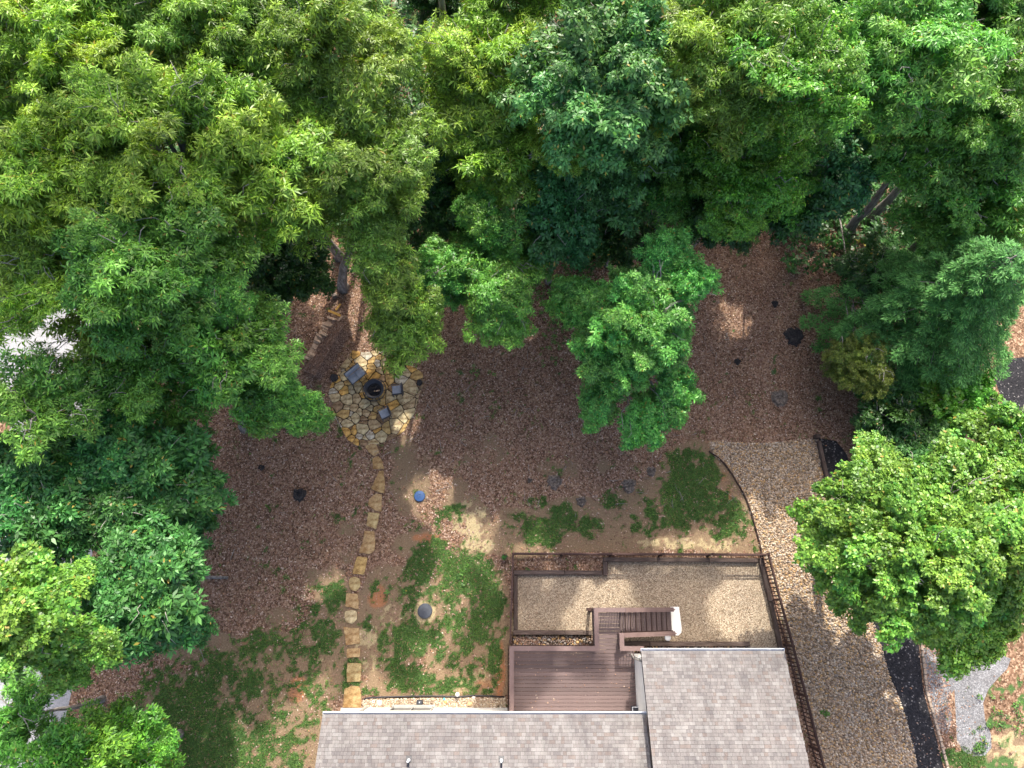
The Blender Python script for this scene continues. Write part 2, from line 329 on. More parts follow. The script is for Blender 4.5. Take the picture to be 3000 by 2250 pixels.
DIRT = [(885, 1020, 60, 120, .55), (770, 1170, 60, 60, .5), (700, 1250, 60, 40, .5), (1040, 980, 60, 70, .45), (1230, 1010, 130, 50, .4), (590, 1330, 80, 25, .5), (1430, 935, 90, 30, .4), (600, 1450, 140, 90, 0.9), (640, 1560, 90, 100, 0.9), (440, 1400, 110, 40, 0.8), (840, 1340, 90, 130, 1.1), (1000, 1350, 100, 170, 1.0), (900, 1180, 60, 40, 0.7), (1080, 1380, 30, 150, 1.0),
        (1130, 1150, 100, 60, 0.9), (1250, 1130, 110, 60, 1.0), (1400, 1150, 200, 40, 1.0), (1520, 1060, 120, 110, 1.1), (1380, 1080, 80, 40, 0.7), (1300, 1175, 200, 20, 1.0), (1040, 1150, 40, 60, 0.8),
        (1000, 1080, 50, 60, 0.6), (470, 1560, 200, 120, 1.0), (720, 1380, 60, 150, 0.9), (2180, 1620, 90, 80, 0.5), (1560, 1170, 100, 25, 1.0), (600, 1640, 110, 60, 0.9), (930, 1480, 150, 40, 1.0)]
STRAW = [(960, 1340, 120, 150, .62), (600, 1470, 170, 130, .42), (820, 1400, 45, 100, .6), (1010, 1130, 45, 55, 1.0), (1030, 1180, 40, 40, 1.0), (790, 1380, 35, 30, 0.9), (990, 1480, 50, 22, 1.0), (1050, 1460, 40, 30, 0.9), (870, 1340, 60, 50, 0.6), (850, 1500, 60, 20, 0.5), (1470, 1172, 100, 14, 1.0), (1560, 1180, 60, 14, 0.8),
         (690, 1480, 40, 90, 0.6), (660, 1400, 40, 40, 0.5), (960, 1300, 50, 40, 0.5), (1130, 1090, 60, 20, 0.5), (1500, 1010, 30, 20, 0.3), (10, 1225, 60, 40, 1.0), (2170, 1620, 60, 60, 0.8),]
CLAY = [(920, 1162, 30, 10, 1.4), (815, 1290, 26, 30, 0.7), (640, 1490, 26, 40, 0.8), (1080, 1450, 14, 80, 0.8), (1480, 1000, 40, 20, 0.3), (1060, 1480, 40, 20, 0.6), (1570, 1050, 16, 50, 0.6), (880, 1440, 30, 20, 0.3), (600, 1500, 40, 60, 0.3),
        (420, 1440, 60, 30, 0.4), (540, 1385, 60, 20, 0.4), (780, 1210, 26, 30, 0.4)]
def blob(X, Y, lst):
    t = np.zeros_like(X)
    for (x, y, rx, ry, s_) in lst:
        c = D(x, y); ax = abs((D(x + rx, y) - c).x); ay = abs((D(x, y + ry) - c).y)
        d = ((X - c.x) / ax) ** 2 + ((Y - c.y) / ay) ** 2
        t = np.maximum(t, s_ * np.clip(1.35 - 0.9 * d, 0, 1) * 1.0)
    return t
def masks(X, Y):
    n1 = fbm(X, Y, 1.1, 4); n2 = fbm(X + 40, Y + 11, 2.6, 3)
    n3 = fbm(X + 9, Y + 71, 6.0, 2); g = sm(blob(X, Y, GRASS) * 1.35 + (n1 - 0.5) * 1.5 + (n2 - 0.5) * 1.4 + (n3 - 0.5) * 1.8, 0.4, 1.15)
    d = sm(blob(X, Y, DIRT) + (n1 - 0.5) * 0.8, 0.3, 0.6)
    s_ = sm(blob(X, Y, STRAW) + (n1 - 0.5) * 1.0 + (n3 - 0.5) * 1.6, 0.45, 1.1) * .9
    c = sm(blob(X, Y, CLAY) + (n1 - 0.5) * 0.6, 0.3, 0.8)
    lc = P(1244.5, 1793); rl_ = np.hypot(X - lc.x, Y - lc.y) + (n3 - .5) * .25; ring = 1 - sm(rl_, .42, .60)
    g = g * (1 - ring); s_ = np.maximum(s_, ring)
    return g, d, s_, c
xs = np.concatenate([[-260, -150, -90, -60, -40], np.arange(-24, 24.01, 0.14), [40, 60, 90, 150, 260]])
ys = np.concatenate([[-260, -120, -60, -30, -14], np.arange(-8, 20.01, 0.14), np.arange(21, 46, 1.0), [60, 90, 150, 300]])
GX, GY = np.meshgrid(xs, ys)
g, d, s_, c_ = masks(GX, GY)
me = bpy.data.meshes.new('ground'); nx, ny = len(xs), len(ys)
me.vertices.add(nx * ny); me.vertices.foreach_set('co', np.stack([GX, GY, np.zeros_like(GX)], -1).reshape(-1).astype(np.float32))
ii, jj = np.meshgrid(np.arange(nx - 1), np.arange(ny - 1)); b0 = (jj * nx + ii).reshape(-1)
L = np.stack([b0, b0 + 1, b0 + nx + 1, b0 + nx], -1).reshape(-1).astype(np.int32)
me.loops.add(len(L)); me.loops.foreach_set('vertex_index', L)
me.polygons.add(len(b0)); me.polygons.foreach_set('loop_start', np.arange(0, len(L), 4, dtype=np.int32)); me.update(calc_edges=True)
a = me.attributes.new('cover', 'FLOAT_COLOR', 'POINT'); a.data.foreach_set('color', np.stack([g, d, s_, c_], -1).reshape(-1).astype(np.float32))
gm, nt, b = nodes_mat('ground_cover', 0.95, 0.12)
at = nt.nodes.new('ShaderNodeAttribute'); at.attribute_name = 'cover'
sp = nt.nodes.new('ShaderNodeSeparateColor'); nt.links.new(at.outputs['Color'], sp.inputs[0])
tc = nt.nodes.new('ShaderNodeTexCoord'); v = nt.nodes.new('ShaderNodeTexVoronoi'); v.inputs['Scale'].default_value = 13
nt.links.new(tc.outputs['Object'], v.inputs['Vector']); sv = nt.nodes.new('ShaderNodeSeparateColor'); nt.links.new(v.outputs['Color'], sv.inputs[0])
rl = ramp(nt, [(0, (0.08, 0.046, 0.028)), (0.4, (0.165, 0.098, 0.062)), (0.8, (0.26, 0.17, 0.112)), (1, (0.39, 0.29, 0.20))]); nt.links.new(sv.outputs[0], rl.inputs[0])
nf = noise(nt, 16, 8, 0.8)
nl = noise(nt, 0.55, 6, 0.68); rr = ramp(nt, [(0.3, (0.7, 0.68, 0.66)), (0.7, (1.3, 1.28, 1.25))]); nt.links.new(nl.outputs[0], rr.inputs[0])
litc = mixrgb(nt, 1.0, rl.outputs[0], rr.outputs[0], 'MULTIPLY')
rd = ramp(nt, [(0.3, (0.12, 0.075, 0.048)), (0.5, (0.20, 0.14, 0.085)), (0.7, (0.33, 0.25, 0.155))]); nt.links.new(nf.outputs[0], rd.inputs[0])
rs = ramp(nt, [(0.3, (0.20, 0.155, 0.08)), (0.5, (0.35, 0.28, 0.155)), (0.7, (0.50, 0.42, 0.26))]); nt.links.new(nf.outputs[0], rs.inputs[0])
rc = ramp(nt, [(0.3, (0.22, 0.095, 0.045)), (0.7, (0.42, 0.20, 0.10))]); nt.links.new(nf.outputs[0], rc.inputs[0])
rg = ramp(nt, [(0.3, (0.025, 0.055, 0.018)), (0.5, (0.055, 0.11, 0.032)), (0.7, (0.14, 0.19, 0.07))]); nt.links.new(nf.outputs[0], rg.inputs[0])
nd = noise(nt, 9, 5, 0.75)
def dith(sock, k=2.4):
    m1 = nt.nodes.new('ShaderNodeMath'); m1.operation = 'ADD'; nt.links.new(sock, m1.inputs[0]); nt.links.new(nd.outputs[0], m1.inputs[1])
    m2 = nt.nodes.new('ShaderNodeMapRange'); m2.inputs[1].default_value = 1.0 - .5 / k; m2.inputs[2].default_value = 1.0 + .5 / k; nt.links.new(m1.outputs[0], m2.inputs[0]); return m2.outputs[0]
cc = mixrgb(nt, dith(sp.outputs[1]), litc, rd.outputs[0]); cc = mixrgb(nt, dith(sp.outputs[2]), cc, rs.outputs[0]); cc = mixrgb(nt, dith(at.outputs['Alpha'], 1.5), cc, rc.outputs[0])
cc = mixrgb(nt, dith(sp.outputs[0], 1.8), cc, rg.outputs[0]); nt.links.new(cc, b.inputs['Base Color'])
inv = nt.nodes.new('ShaderNodeMath'); inv.operation = 'ADD'; nt.links.new(nf.outputs[0], inv.inputs[0]); nt.links.new(sv.outputs[1], inv.inputs[1])
bump(nt, b, inv.outputs[0], 0.6, 0.03)
link('ground', me, gm, kind='structure')

def sheet(name, pts, z, mat, disp=False, kind='structure'):
    f = D if disp else P
    poly = [f(x, y, 0) for x, y in pts]
    me = new_mesh(name, [(p.x, p.y, z) for p in poly], [tuple(range(len(poly)))[::-1]])
    if me.polygons[0].normal.z < 0: me.flip_normals()
    return link(name, me, mat, kind=kind)
def inside(X, Y, poly):
    r = np.zeros(X.shape, bool); n = len(poly)
    for i in range(n):
        x1, y1 = poly[i]; x2, y2 = poly[(i + 1) % n]
        k = ((y1 > Y) != (y2 > Y)); r ^= k & (X < (x2 - x1) * (Y - y1) / ((y2 - y1) + 1e-12) + x1)
    return r
def W2(pts, f=P): return [(f(x, y).x, f(x, y).y) for x, y in pts]

COB = [(2076, 1292), (2230, 1300), (2393, 1285), (2425, 1415), (2500, 1640), (2579, 1889), (2603, 1975), (2628, 2033), (2655, 2110), (2674, 2187), (2692, 2275),
       (2425, 2275), (2375, 2110), (2330, 1960), (2290, 1810), (2246, 1640), (2230, 1622), (2212, 1545), (2199, 1500), (2184, 1459), (2166, 1426), (2144, 1390), (2122, 1359), (2084, 1328)]
ASP = [(2397, 1283), (2450, 1292), (2480, 1330), (2560, 1560), (2692, 1889), (2698, 1960), (2705, 2024), (2741, 2155), (2770, 2275),
       (2692, 2275), (2674, 2187), (2655, 2110), (2628, 2033), (2603, 1975), (2579, 1889), (2500, 1640), (2425, 1415)]
GRV = [(1517, 1684), (1781, 1684), (1781, 1645), (2228, 1645), (2254, 1762), (2290, 1925), (1700, 1925), (1500, 1850)]
sheet('cobble_bed', COB, 0.004, M['cobblebase']); sheet('asphalt_strip', ASP, 0.006, M['asphalt']); sheet('gravel_yard', GRV, 0.008, M['gravel'])
sheet('asphalt_driveway', [(2904, 1085), (2958, 1050), (3080, 1040), (3400, 1200), (3300, 1500), (3000, 1275), (2940, 1184)], 0.006, M['asphalt'])
sheet('grey_gravel', [(2700, 1900), (2709, 1985), (2722, 2060), (2752, 2140), (2775, 2150), (2790, 2110), (2780, 2040), (2796, 2020), (2800, 2100), (2803, 2170), (2822, 2200), (2850, 2216), (2885, 2214), (2905, 2190), (2903, 2150), (2886, 2110), (2880, 2060), (2895, 2020), (2925, 1985), (2950, 1960), (2962, 1930), (2900, 1905), (2800, 1880)], 0.005, M['greygravel'])
ROAD = [(-400, 760), (-60, 600), (110, 700), (330, 860), (345, 1060), (325, 1230), (290, 1500), (245, 1780), (225, 1960), (150, 2290), (-500, 2290), (-400, 1400), (20, 1300), (50, 1150), (-300, 1100)]
sheet('driveway', ROAD, 0.005, M['road'])

# ---- loose cover that nobody could count: leaf litter, grass, cobbles
def litter(n, x0, x1, y0, y1, z, size, seed, keep):
    r = np.random.default_rng(seed); X = r.uniform(x0, x1, n); Y = r.uniform(y0, y1, n); k = keep(X, Y, r); X = X[k]; Y = Y[k]; n = len(X)
    a = r.uniform(0, 2 * np.pi, n); l = size * r.uniform(0.6, 1.3, n); w = l * r.uniform(0.35, 0.7, n)
    u = np.stack([np.cos(a), np.sin(a), r.uniform(-0.35, 0.45, n)], -1); v_ = np.stack([-np.sin(a), np.cos(a), r.uniform(-0.5, 0.5, n)], -1)
    c = np.stack([X, Y, z + r.uniform(0.005, 0.05, n)], -1)
    V = np.stack([c - u * l[:, None] / 2, c + v_ * w[:, None] / 2, c + u * l[:, None] / 2, c - v_ * w[:, None] / 2], 1)
    pal = np.array([(0.19, 0.105, 0.068), (0.28, 0.165, 0.115), (0.35, 0.235, 0.17), (0.45, 0.335, 0.26), (0.31, 0.17, 0.095), (0.54, 0.44, 0.35), (0.115, 0.064, 0.045)])
    t = pal[r.choice(len(pal), n, p=[.24, .27, .18, .07, .11, .02, .11])] * r.uniform(0.8, 1.2, (n, 1)); return V, t
nolit = [W2(COB), W2(ASP), W2(GRV), W2(ROAD)]
patio_c = P(1100, 1157); 
def keep_lit(X, Y, r):
    g, d, s_, c_ = masks(X, Y)
    bare = np.maximum.reduce([g * .95, d * 0.84, s_ * 0.95, c_ * .9]); k = (r.random(len(X)) > bare) & (r.random(len(X)) < .35 + 1.3 * fbm(X + 5, Y + 3, .7, 3))
    for p in nolit: k &= ~inside(X, Y, p)
    rp = np.hypot(X - patio_c.x, Y - patio_c.y); k &= (rp > 2.3) | ((rp > 1.9) & (r.random(len(X)) < .35))
    return k
V, t = litter(320000, -20, 20, -7.9, 20, 0.0, 0.092, 5, keep_lit)
quads('leaf_litter', V, t, M['litter'], kind='stuff')

def grass(n, seed):
    r = np.random.default_rng(seed); X = r.uniform(-21, 21, n); Y = r.uniform(-7.9, 11, n); g, d, s_, c_ = masks(X, Y)
    k = r.random(n) < g
    for p in nolit: k &= ~inside(X, Y, p)
    X = X[k]; Y = Y[k]; n = len(X)
    a = r.uniform(0, 2 * np.pi, n); w = r.uniform(0.010, 0.022, n); h = r.uniform(0.05, 0.11, n)
    lean = np.stack([r.normal(0, 0.05, n), r.normal(0, 0.05, n), h], -1)
    c = np.stack([X, Y, np.zeros(n)], -1); u = np.stack([np.cos(a), np.sin(a), np.zeros(n)], -1) * w[:, None]
    V = np.stack([c - u, c + u, c + lean], 1)
    f = fbm(X, Y, 0.9, 3)[:, None]
    t = (np.array([(0.045, 0.12, 0.03)]) * (1 - f) + np.array([(0.17, 0.30, 0.07)]) * f) * r.uniform(0.6, 1.4, (n, 1))
    dry = r.random(n) < 0.12; t[dry] = np.array([0.30, 0.24, 0.12]) * r.uniform(0.7, 1.1, (dry.sum(), 1))
    return V, t
V, t = grass(700000, 9); quads('lawn_grass', V, t, M['grassblade'], kind='stuff', nper=3)

def stones(name, poly, n, size, z, pal, seed, parent=None, cut=None):
    r = np.random.default_rng(seed); pl = np.array(poly); x0, y0 = pl.min(0); x1, y1 = pl.max(0)
    X = r.uniform(x0, x1, n); Y = r.uniform(y0, y1, n); k = inside(X, Y, poly)
    if cut is not None: k &= cut(X, Y)
    X = X[k]; Y = Y[k]; n = len(X); m = 5
    s_ = size * r.uniform(0.55, 1.35, n); asp = r.uniform(0.6, 1.0, n); rot = r.uniform(0, np.pi, n); h = s_ * r.uniform(0.4, 0.75, n)
    ang = np.arange(m) * 2 * np.pi / m
    wob = r.uniform(0.8, 1.15, (n, m))
    cx = np.cos(ang)[None] * wob * s_[:, None] / 2; cy = np.sin(ang)[None] * wob * s_[:, None] / 2 * asp[:, None]
    rx = cx * np.cos(rot)[:, None] - cy * np.sin(rot)[:, None]; ry = cx * np.sin(rot)[:, None] + cy * np.cos(rot)[:, None]
    base = np.stack([X[:, None] + rx, Y[:, None] + ry, np.full((n, m), z)], -1)
    top = np.stack([X[:, None] + rx * .62, Y[:, None] + ry * .62, z + h[:, None] * r.uniform(0.85, 1.1, (n, m))], -1)
    V = np.concatenate([base, top], 1)
    me = bpy.data.meshes.new(name); me.vertices.add(n * 10); me.vertices.foreach_set('co', V.reshape(-1).astype(np.float32))
    off = (np.arange(n) * 10)[:, None]
    sides = np.stack([np.array([i, (i + 1) % m, m + (i + 1) % m, m + i]) for i in range(m)]).reshape(-1)[None] + off
    cap = np.arange(m, 2 * m)[None] + off
    loops = np.concatenate([sides, cap], 1).reshape(-1).astype(np.int32)
    st = (np.arange(n) * 25)[:, None] + np.array([0, 4, 8, 12, 16, 20])[None]
    me.loops.add(len(loops)); me.loops.foreach_set('vertex_index', loops)
    me.polygons.add(n * 6); me.polygons.foreach_set('loop_start', st.reshape(-1).astype(np.int32)); me.update(calc_edges=True)
    pal = np.array(pal); t = pal[r.integers(0, len(pal), n)] * r.uniform(0.75, 1.25, (n, 1)); t = np.repeat(t, 6, 0)
    a = me.attributes.new('tint', 'FLOAT_COLOR', 'FACE'); a.data.foreach_set('color', np.concatenate([t, np.ones((len(t), 1))], 1).reshape(-1).astype(np.float32))
    return link(name, me, M['pebble'], parent, 'stuff')
CP = [(0.40, 0.30, 0.20), (0.30, 0.22, 0.145), (0.48, 0.38, 0.27), (0.20, 0.14, 0.09), (0.35, 0.245, 0.15), (0.52, 0.44, 0.34), (0.45, 0.29, 0.13), (0.34, 0.29, 0.24)]
stones('cobbles', W2(COB), 52000, 0.105, 0.0, CP, 21)
stones('loose_gravel', W2(GRV), 12000, 0.035, 0.006, [(0.36, 0.29, 0.20), (0.28, 0.21, 0.14), (0.46, 0.39, 0.29), (0.2, 0.15, 0.10), (0.3, 0.26, 0.2)], 22)

# ------------------------------------------------------------------ voronoi pieces
def clip(poly, nx_, ny_, c):
    out = []; n = len(poly)
    for i in range(n):
        a = poly[i]; b = poly[(i + 1) % n]; da = a[0] * nx_ + a[1] * ny_ - c; db = b[0] * nx_ + b[1] * ny_ - c
        if da <= 0: out.append(a)
        if (da < 0 < db) or (db < 0 < da):
            t = da / (da - db); out.append((a[0] + (b[0] - a[0]) * t, a[1] + (b[1] - a[1]) * t))
    return out
def cells(seeds, bound, gap, wt=None):
    res = []; wt = wt or [0] * len(seeds)
    for i, (x, y) in enumerate(seeds):
        near = sorted((((x - a) ** 2 + (y - b) ** 2), a, b, wt[j]) for j, (a, b) in enumerate(seeds) if j != i)[:24]
        poly = list(bound)
        for dd, a, b, wj in near:
            l = math.sqrt(dd) + 1e-9; nx_ = (a - x) / l; ny_ = (b - y) / l
            poly = clip(poly, nx_, ny_, nx_ * x + ny_ * y + (dd + wt[i] - wj) / (2 * l) - gap / 2)
            if len(poly) < 3: break
        if len(poly) >= 3:
            ar = abs(sum(poly[k][0] * poly[(k + 1) % len(poly)][1] - poly[(k + 1) % len(poly)][0] * poly[k][1] for k in range(len(poly)))) / 2
            if ar > 0.004: res.append(poly)
    return res
def rough_poly(poly, j=0.012):
    out = []; n = len(poly)
    for i in range(n):
        a = Vector(poly[i]); b = Vector(poly[(i + 1) % n]); l = (b - a).length
        if l < 0.05: out.append(tuple(a)); continue
        c = min(0.25, 0.035 / l)
        out.append(tuple(a.lerp(b, c)));
        if l > 0.3: m = a.lerp(b, rnd.uniform(.4, .6)); out.append((m.x + rnd.uniform(-j, j), m.y + rnd.uniform(-j, j)))
        out.append(tuple(a.lerp(b, 1 - c)))
    return out

# ------------------------------------------------------------------ the house
ZE = 4.6; SL = 0.34                                          # eave height, roof pitch
eL = P(945, 2096, ZE); eR = P(1893, 2092, ZE); YE = (eL.y + eR.y) / 2; XL = eL.x; XR = eR.x
wL = P(1878, 1908, ZE); wR = P(2299, 1908, ZE); YW = wL.y; XWL = wL.x; XWR = wR.x
house = thing('house', 'house with pinkish grey shingle roofs and white gutters beside the brown deck', 'house', (0, 0, 0))
SHM = tinted('shingle', 0.95, 0.15, nsc=40, amt=0.16)
nt = SHM.node_tree; src = nt.nodes['Principled BSDF'].inputs['Base Color'].links[0].from_socket
gc = nt.nodes.new('ShaderNodeNewGeometry'); mp_ = nt.nodes.new('ShaderNodeMapping'); mp_.inputs['Scale'].default_value = (1.6, .45, 1); nt.links.new(gc.outputs['Position'], mp_.inputs[0])
nz = nt.nodes.new('ShaderNodeTexNoise'); nz.inputs['Scale'].default_value = 1.3; nz.inputs['Detail'].default_value = 6; nz.inputs['Roughness'].default_value = .7; nt.links.new(mp_.outputs[0], nz.inputs['Vector'])
rz_ = ramp(nt, [(0.3, (0.70, 0.69, 0.70)), (0.65, (1.14, 1.12, 1.10))]); nt.links.new(nz.outputs[0], rz_.inputs[0])
nt.links.new(mixrgb(nt, 1.0, src, rz_.outputs[0], 'MULTIPLY'), nt.nodes['Principled BSDF'].inputs['Base Color'])
SHPAL = [(0.205, 0.186, 0.180), (0.235, 0.217, 0.211), (0.19, 0.168, 0.163), (0.265, 0.25, 0.243), (0.195, 0.158, 0.144), (0.215, 0.195, 0.19), (0.20, 0.18, 0.176), (0.168, 0.153, 0.153), (0.25, 0.233, 0.222)]
EXP = 0.131 / math.sqrt(1 + SL * SL)                         # one course, measured along the ground
_mn = np.array(SHPAL).mean(0); SHPAL = [tuple((np.array(c) * .75 + _mn * .25) * .82 * np.array([.97, 1.0, 1.0])) for c in SHPAL]
protos = {}
def shingle_mesh(wi, ci):
    key = (wi, ci)
    if key not in protos:
        w = 0.11 + wi * 0.022; th = 0.010 + 0.005 * (ci % 3); l = EXP - 0.007
        mb = MB(); z = SL
        vs = []
        for zz in (0, th):
            for x, y in ((0.003, 0), (w - 0.003, 0), (w - 0.003, -l), (0.003, -l)): vs.append((x, y, -y * z + zz - (0.004 if y < 0 else 0)))
        mb.add(vs, [(0, 1, 2, 3), (7, 6, 5, 4), (1, 0, 4, 5), (2, 1, 5, 6), (3, 2, 6, 7), (0, 3, 7, 4)])
        me = new_mesh('shingle', mb.v, mb.f); me.materials.append(SHM)
        a = me.attributes.new('tint', 'FLOAT_COLOR', 'FACE')
        for dd in a.data: dd.color = (*SHPAL[ci], 1)
        protos[key] = me
    return protos[key]
shing = []
def roof(x0, x1, yeave, rows, zoff, yridge, nshow):
    mb = MB()
    zr = ZE + zoff + (yeave - yridge) * SL
    yb = 2 * yridge - yeave
    t = 0.16
    mb.add([(x0, yeave, ZE + zoff), (x1, yeave, ZE + zoff), (x1, yridge, zr), (x0, yridge, zr), (x0, yb, ZE + zoff), (x1, yb, ZE + zoff),
            (x0, yeave, ZE + zoff - t), (x1, yeave, ZE + zoff - t), (x1, yridge, zr - t), (x0, yridge, zr - t), (x0, yb, ZE + zoff - t), (x1, yb, ZE + zoff - t)],
           [(1, 0, 3, 2), (2, 3, 4, 5), (6, 7, 8, 9), (9, 8, 11, 10), (0, 1, 7, 6), (4, 10, 11, 5), (0, 6, 9, 3), (3, 9, 10, 4), (2, 8, 7, 1), (5, 11, 8, 2)])
    me = new_mesh('roof', mb.v, mb.f); r = link('roof', me, M['roofdeck'], house)
    for k in range(rows):
        y = yeave - k * EXP + 0.012; x = x0 - 0.0 - rnd.uniform(0, 0.0)
        while x < x1 - 0.03:
            wi = rnd.choice([0, 1, 2, 3, 5, 7]); w = 0.11 + wi * 0.022
            if x + w > x1: wi = max(0, int((x1 - x - 0.11) / 0.022)); w = 0.11 + wi * 0.022
            ci = rnd.choice([0, 0, 1, 1, 2, 3, 3, 4, 5, 5, 6, 7, 8])
            shing.append((r, wi, ci, (min(x, x1 - w), y, ZE + zoff + (yeave - y) * SL + 0.004), nshow)); x += w
    return r
M['roofdeck'] = simple('roof_under', [(0.3, (0.035, 0.03, 0.03)), (0.7, (0.07, 0.06, 0.06))], 5, 0.95, 0.1)
r1 = roof(XL, XR, YE, 22, 0.0, YE - 5.2, 0)
r2 = roof(XWL, XWR, YW, 40, 0.0, YW - 7.0, 1)
cnt = {0: 0, 1: 0}; rest = {0: [], 1: []}
for (r, wi, ci, loc, w) in shing:
    vis = (loc[1] > YE - 1.0) if w == 0 else (loc[1] > YW - 0.9)
    if vis and cnt[w] < 150 and (w == 1 or loc[0] > -2.0):
        o = link('shingle', shingle_mesh(wi, ci), None, r); o.location = loc; cnt[w] += 1
    else: rest[w].append((wi, ci, loc))
for w, r in ((0, r1), (1, r2)):
    vs = []; fs = []; tt = []
    for wi, ci, loc in rest[w]:
        m_ = shingle_mesh(wi, ci); n0 = len(vs)
        vs += [(v_.co.x + loc[0], v_.co.y + loc[1], v_.co.z + loc[2]) for v_ in m_.vertices]
        fs += [tuple(i + n0 for i in p.vertices) for p in m_.polygons]; tt += [(*SHPAL[ci], 1)] * len(m_.polygons)
    me = new_mesh('shingles', vs, fs); a = me.attributes.new('tint', 'FLOAT_COLOR', 'FACE'); a.data.foreach_set('color', np.array(tt, np.float32).reshape(-1))
    link('shingles', me, SHM, r, kind='stuff')
# gutters
def gutter(xa, xb, y, z):
    mb = MB(); xm = (xa + xb) / 2; l = xb - xa
    mb.box((xm, y + 0.10, z - 0.055), (l, 0.018, 0.13)); mb.box((xm, y + 0.045, z - 0.115), (l - 0.01, 0.10, 0.014)); mb.box((xm, y - 0.012, z - 0.05), (l, 0.016, 0.12))
    mb.box((xm, y + 0.10, z + 0.014), (l, 0.032, 0.010)); mb.box((xa + 0.008, y + 0.045, z - 0.05), (0.012, 0.085, 0.11)); mb.box((xb - 0.008, y + 0.045, z - 0.05), (0.012, 0.085, 0.11))
    return mb.build('gutter', M['white'], house)
gutter(XL, XR + 0.02, YE, ZE - 0.01); gutter(XWL, XWR, YW, ZE - 0.01)
# walls
yw = P(1300, 2073, 0).y; xwc = P(1079, 2067, 0).x
mb = MB(); mb.box(((xwc + XR) / 2, yw - 0.10, 2.2), (XR - xwc, 0.2, 4.4)); wallm = mb.build('wall', M['wall'], house)
mb = MB(); mb.box((xwc - 0.06, yw - 2.5, 2.2), (0.12, 5, 4.4)); mb.build('wall', M['wall'], house)
mb = MB(); mb.box((xwc - 0.055, yw + 0.025, 2.2), (0.13, 0.09, 4.4)); mb.build('corner_trim', M['trim'], house)
dfl = 2.1
xww = XWL + 0.12
mb = MB(); mb.box((xww + 0.08, (YW - 0.35 + yw - 4) / 2, 2.2), (0.16, (YW - 0.35) - (yw - 4), 4.4))
for v_ in mb.v:
    if v_.z > 4: v_.z = ZE - .19 + (YW - v_.y) * SL
mb.build('wall', M['wall'], house)
mb = MB(); mb.box(((xww + XWR - 0.3) / 2 + 0.08, YW - 0.45, 2.2), (XWR - 0.3 - xww - 0.16, 0.16, 4.4)); mb.build('wall', M['wall'], house)
mb = MB(); mb.box((XWR - 0.33, YW - 3.9, 2.2), (0.16, 6.7, 4.4)); mb.build('wall', M['wall'], house)
# window in the rear wall
wx0 = P(1152, 2076, 0.35).x; wx1 = P(1269, 2076, 0.35).x; wz0, wz1 = 0.3, 1.55
win = link('window', None, None, house); win.location = ((wx0 + wx1) / 2, yw + 0.02, (wz0 + wz1) / 2)
ww = wx1 - wx0; wh = wz1 - wz0
fr = MB(); fr.box((0, 0.02, -wh / 2), (ww + .1, .1, .06)); fr.box((0, 0.02, wh / 2), (ww + .1, .1, .06)); fr.box((-ww / 2, 0.02, 0), (.06, .1, wh - .06)); fr.box((ww / 2, 0.02, 0), (.06, .1, wh - .06)); fr.box((0, 0.018, 0), (.05, .08, wh - .06))
fr.build('window_frame', M['trim'], win)
for k in (-1, 1):
    pn = MB(); pn.box((k * ww / 4, 0.0, 0), (ww / 2 - .06, .02, wh - .06)); pn.build('pane', M['glass'], win)
mb = MB(); mb.box((0, .06, -wh / 2 - .05), (ww + .16, .14, .04)); mb.build('window_sill', M['trim'], win)
# porch slab left of the corner
pl_ = P(1000, 2074, 0); mb = MB(); mb.box(((pl_.x + xwc - 0.13) / 2, pl_.y - 1.5, 0.05), (xwc - 0.13 - pl_.x, 3.0, 0.14), bev=.01); mb.build('porch_slab', M['slab'], kind='structure')
# plumbing vents on the roof
for i, px in enumerate((1198, 1469)):
    zz = ZE + 0.5; q = P(px, 2226, zz); zz = ZE + (YE - q.y) * SL; q = P(px, 2226, zz)
    t_ = thing('plumbing_vent', ['white vent pipe in a dark boot on the roof, left one, above the rear window', 'white vent pipe in a dark boot on the roof, right one, below the deck'][i], 'roof vent', (q.x, q.y, zz), 0, 'vent pipes on the roof')
    sl_ = MB(); sl_.add([(-.11, .13, .02 - .13 * SL), (.11, .13, .02 - .13 * SL), (.10, -.06, .025 + .06 * SL), (-.10, -.06, .025 + .06 * SL), (-.11, .13, .035 - .13 * SL), (.11, .13, .035 - .13 * SL), (.10, -.06, .04 + .06 * SL), (-.10, -.06, .04 + .06 * SL)],
                        [(3, 2, 1, 0), (4, 5, 6, 7), (0, 1, 5, 4), (1, 2, 6, 5), (2, 3, 7, 6), (3, 0, 4, 7)]); sl_.build('flashing', M['black'], t_)
    p_ = MB(); p_.lathe([(.055, .03), (.055, .10), (.04, .12), (.04, .34), (.028, .34), (.028, .2), (0.001, .2)], 16); p_.build('pipe', M['white'], t_, True)
    bt = MB(); bt.box((0.0, -.20, .09), (.07, .2, .03)); bt.build('strap', M['black'], t_)

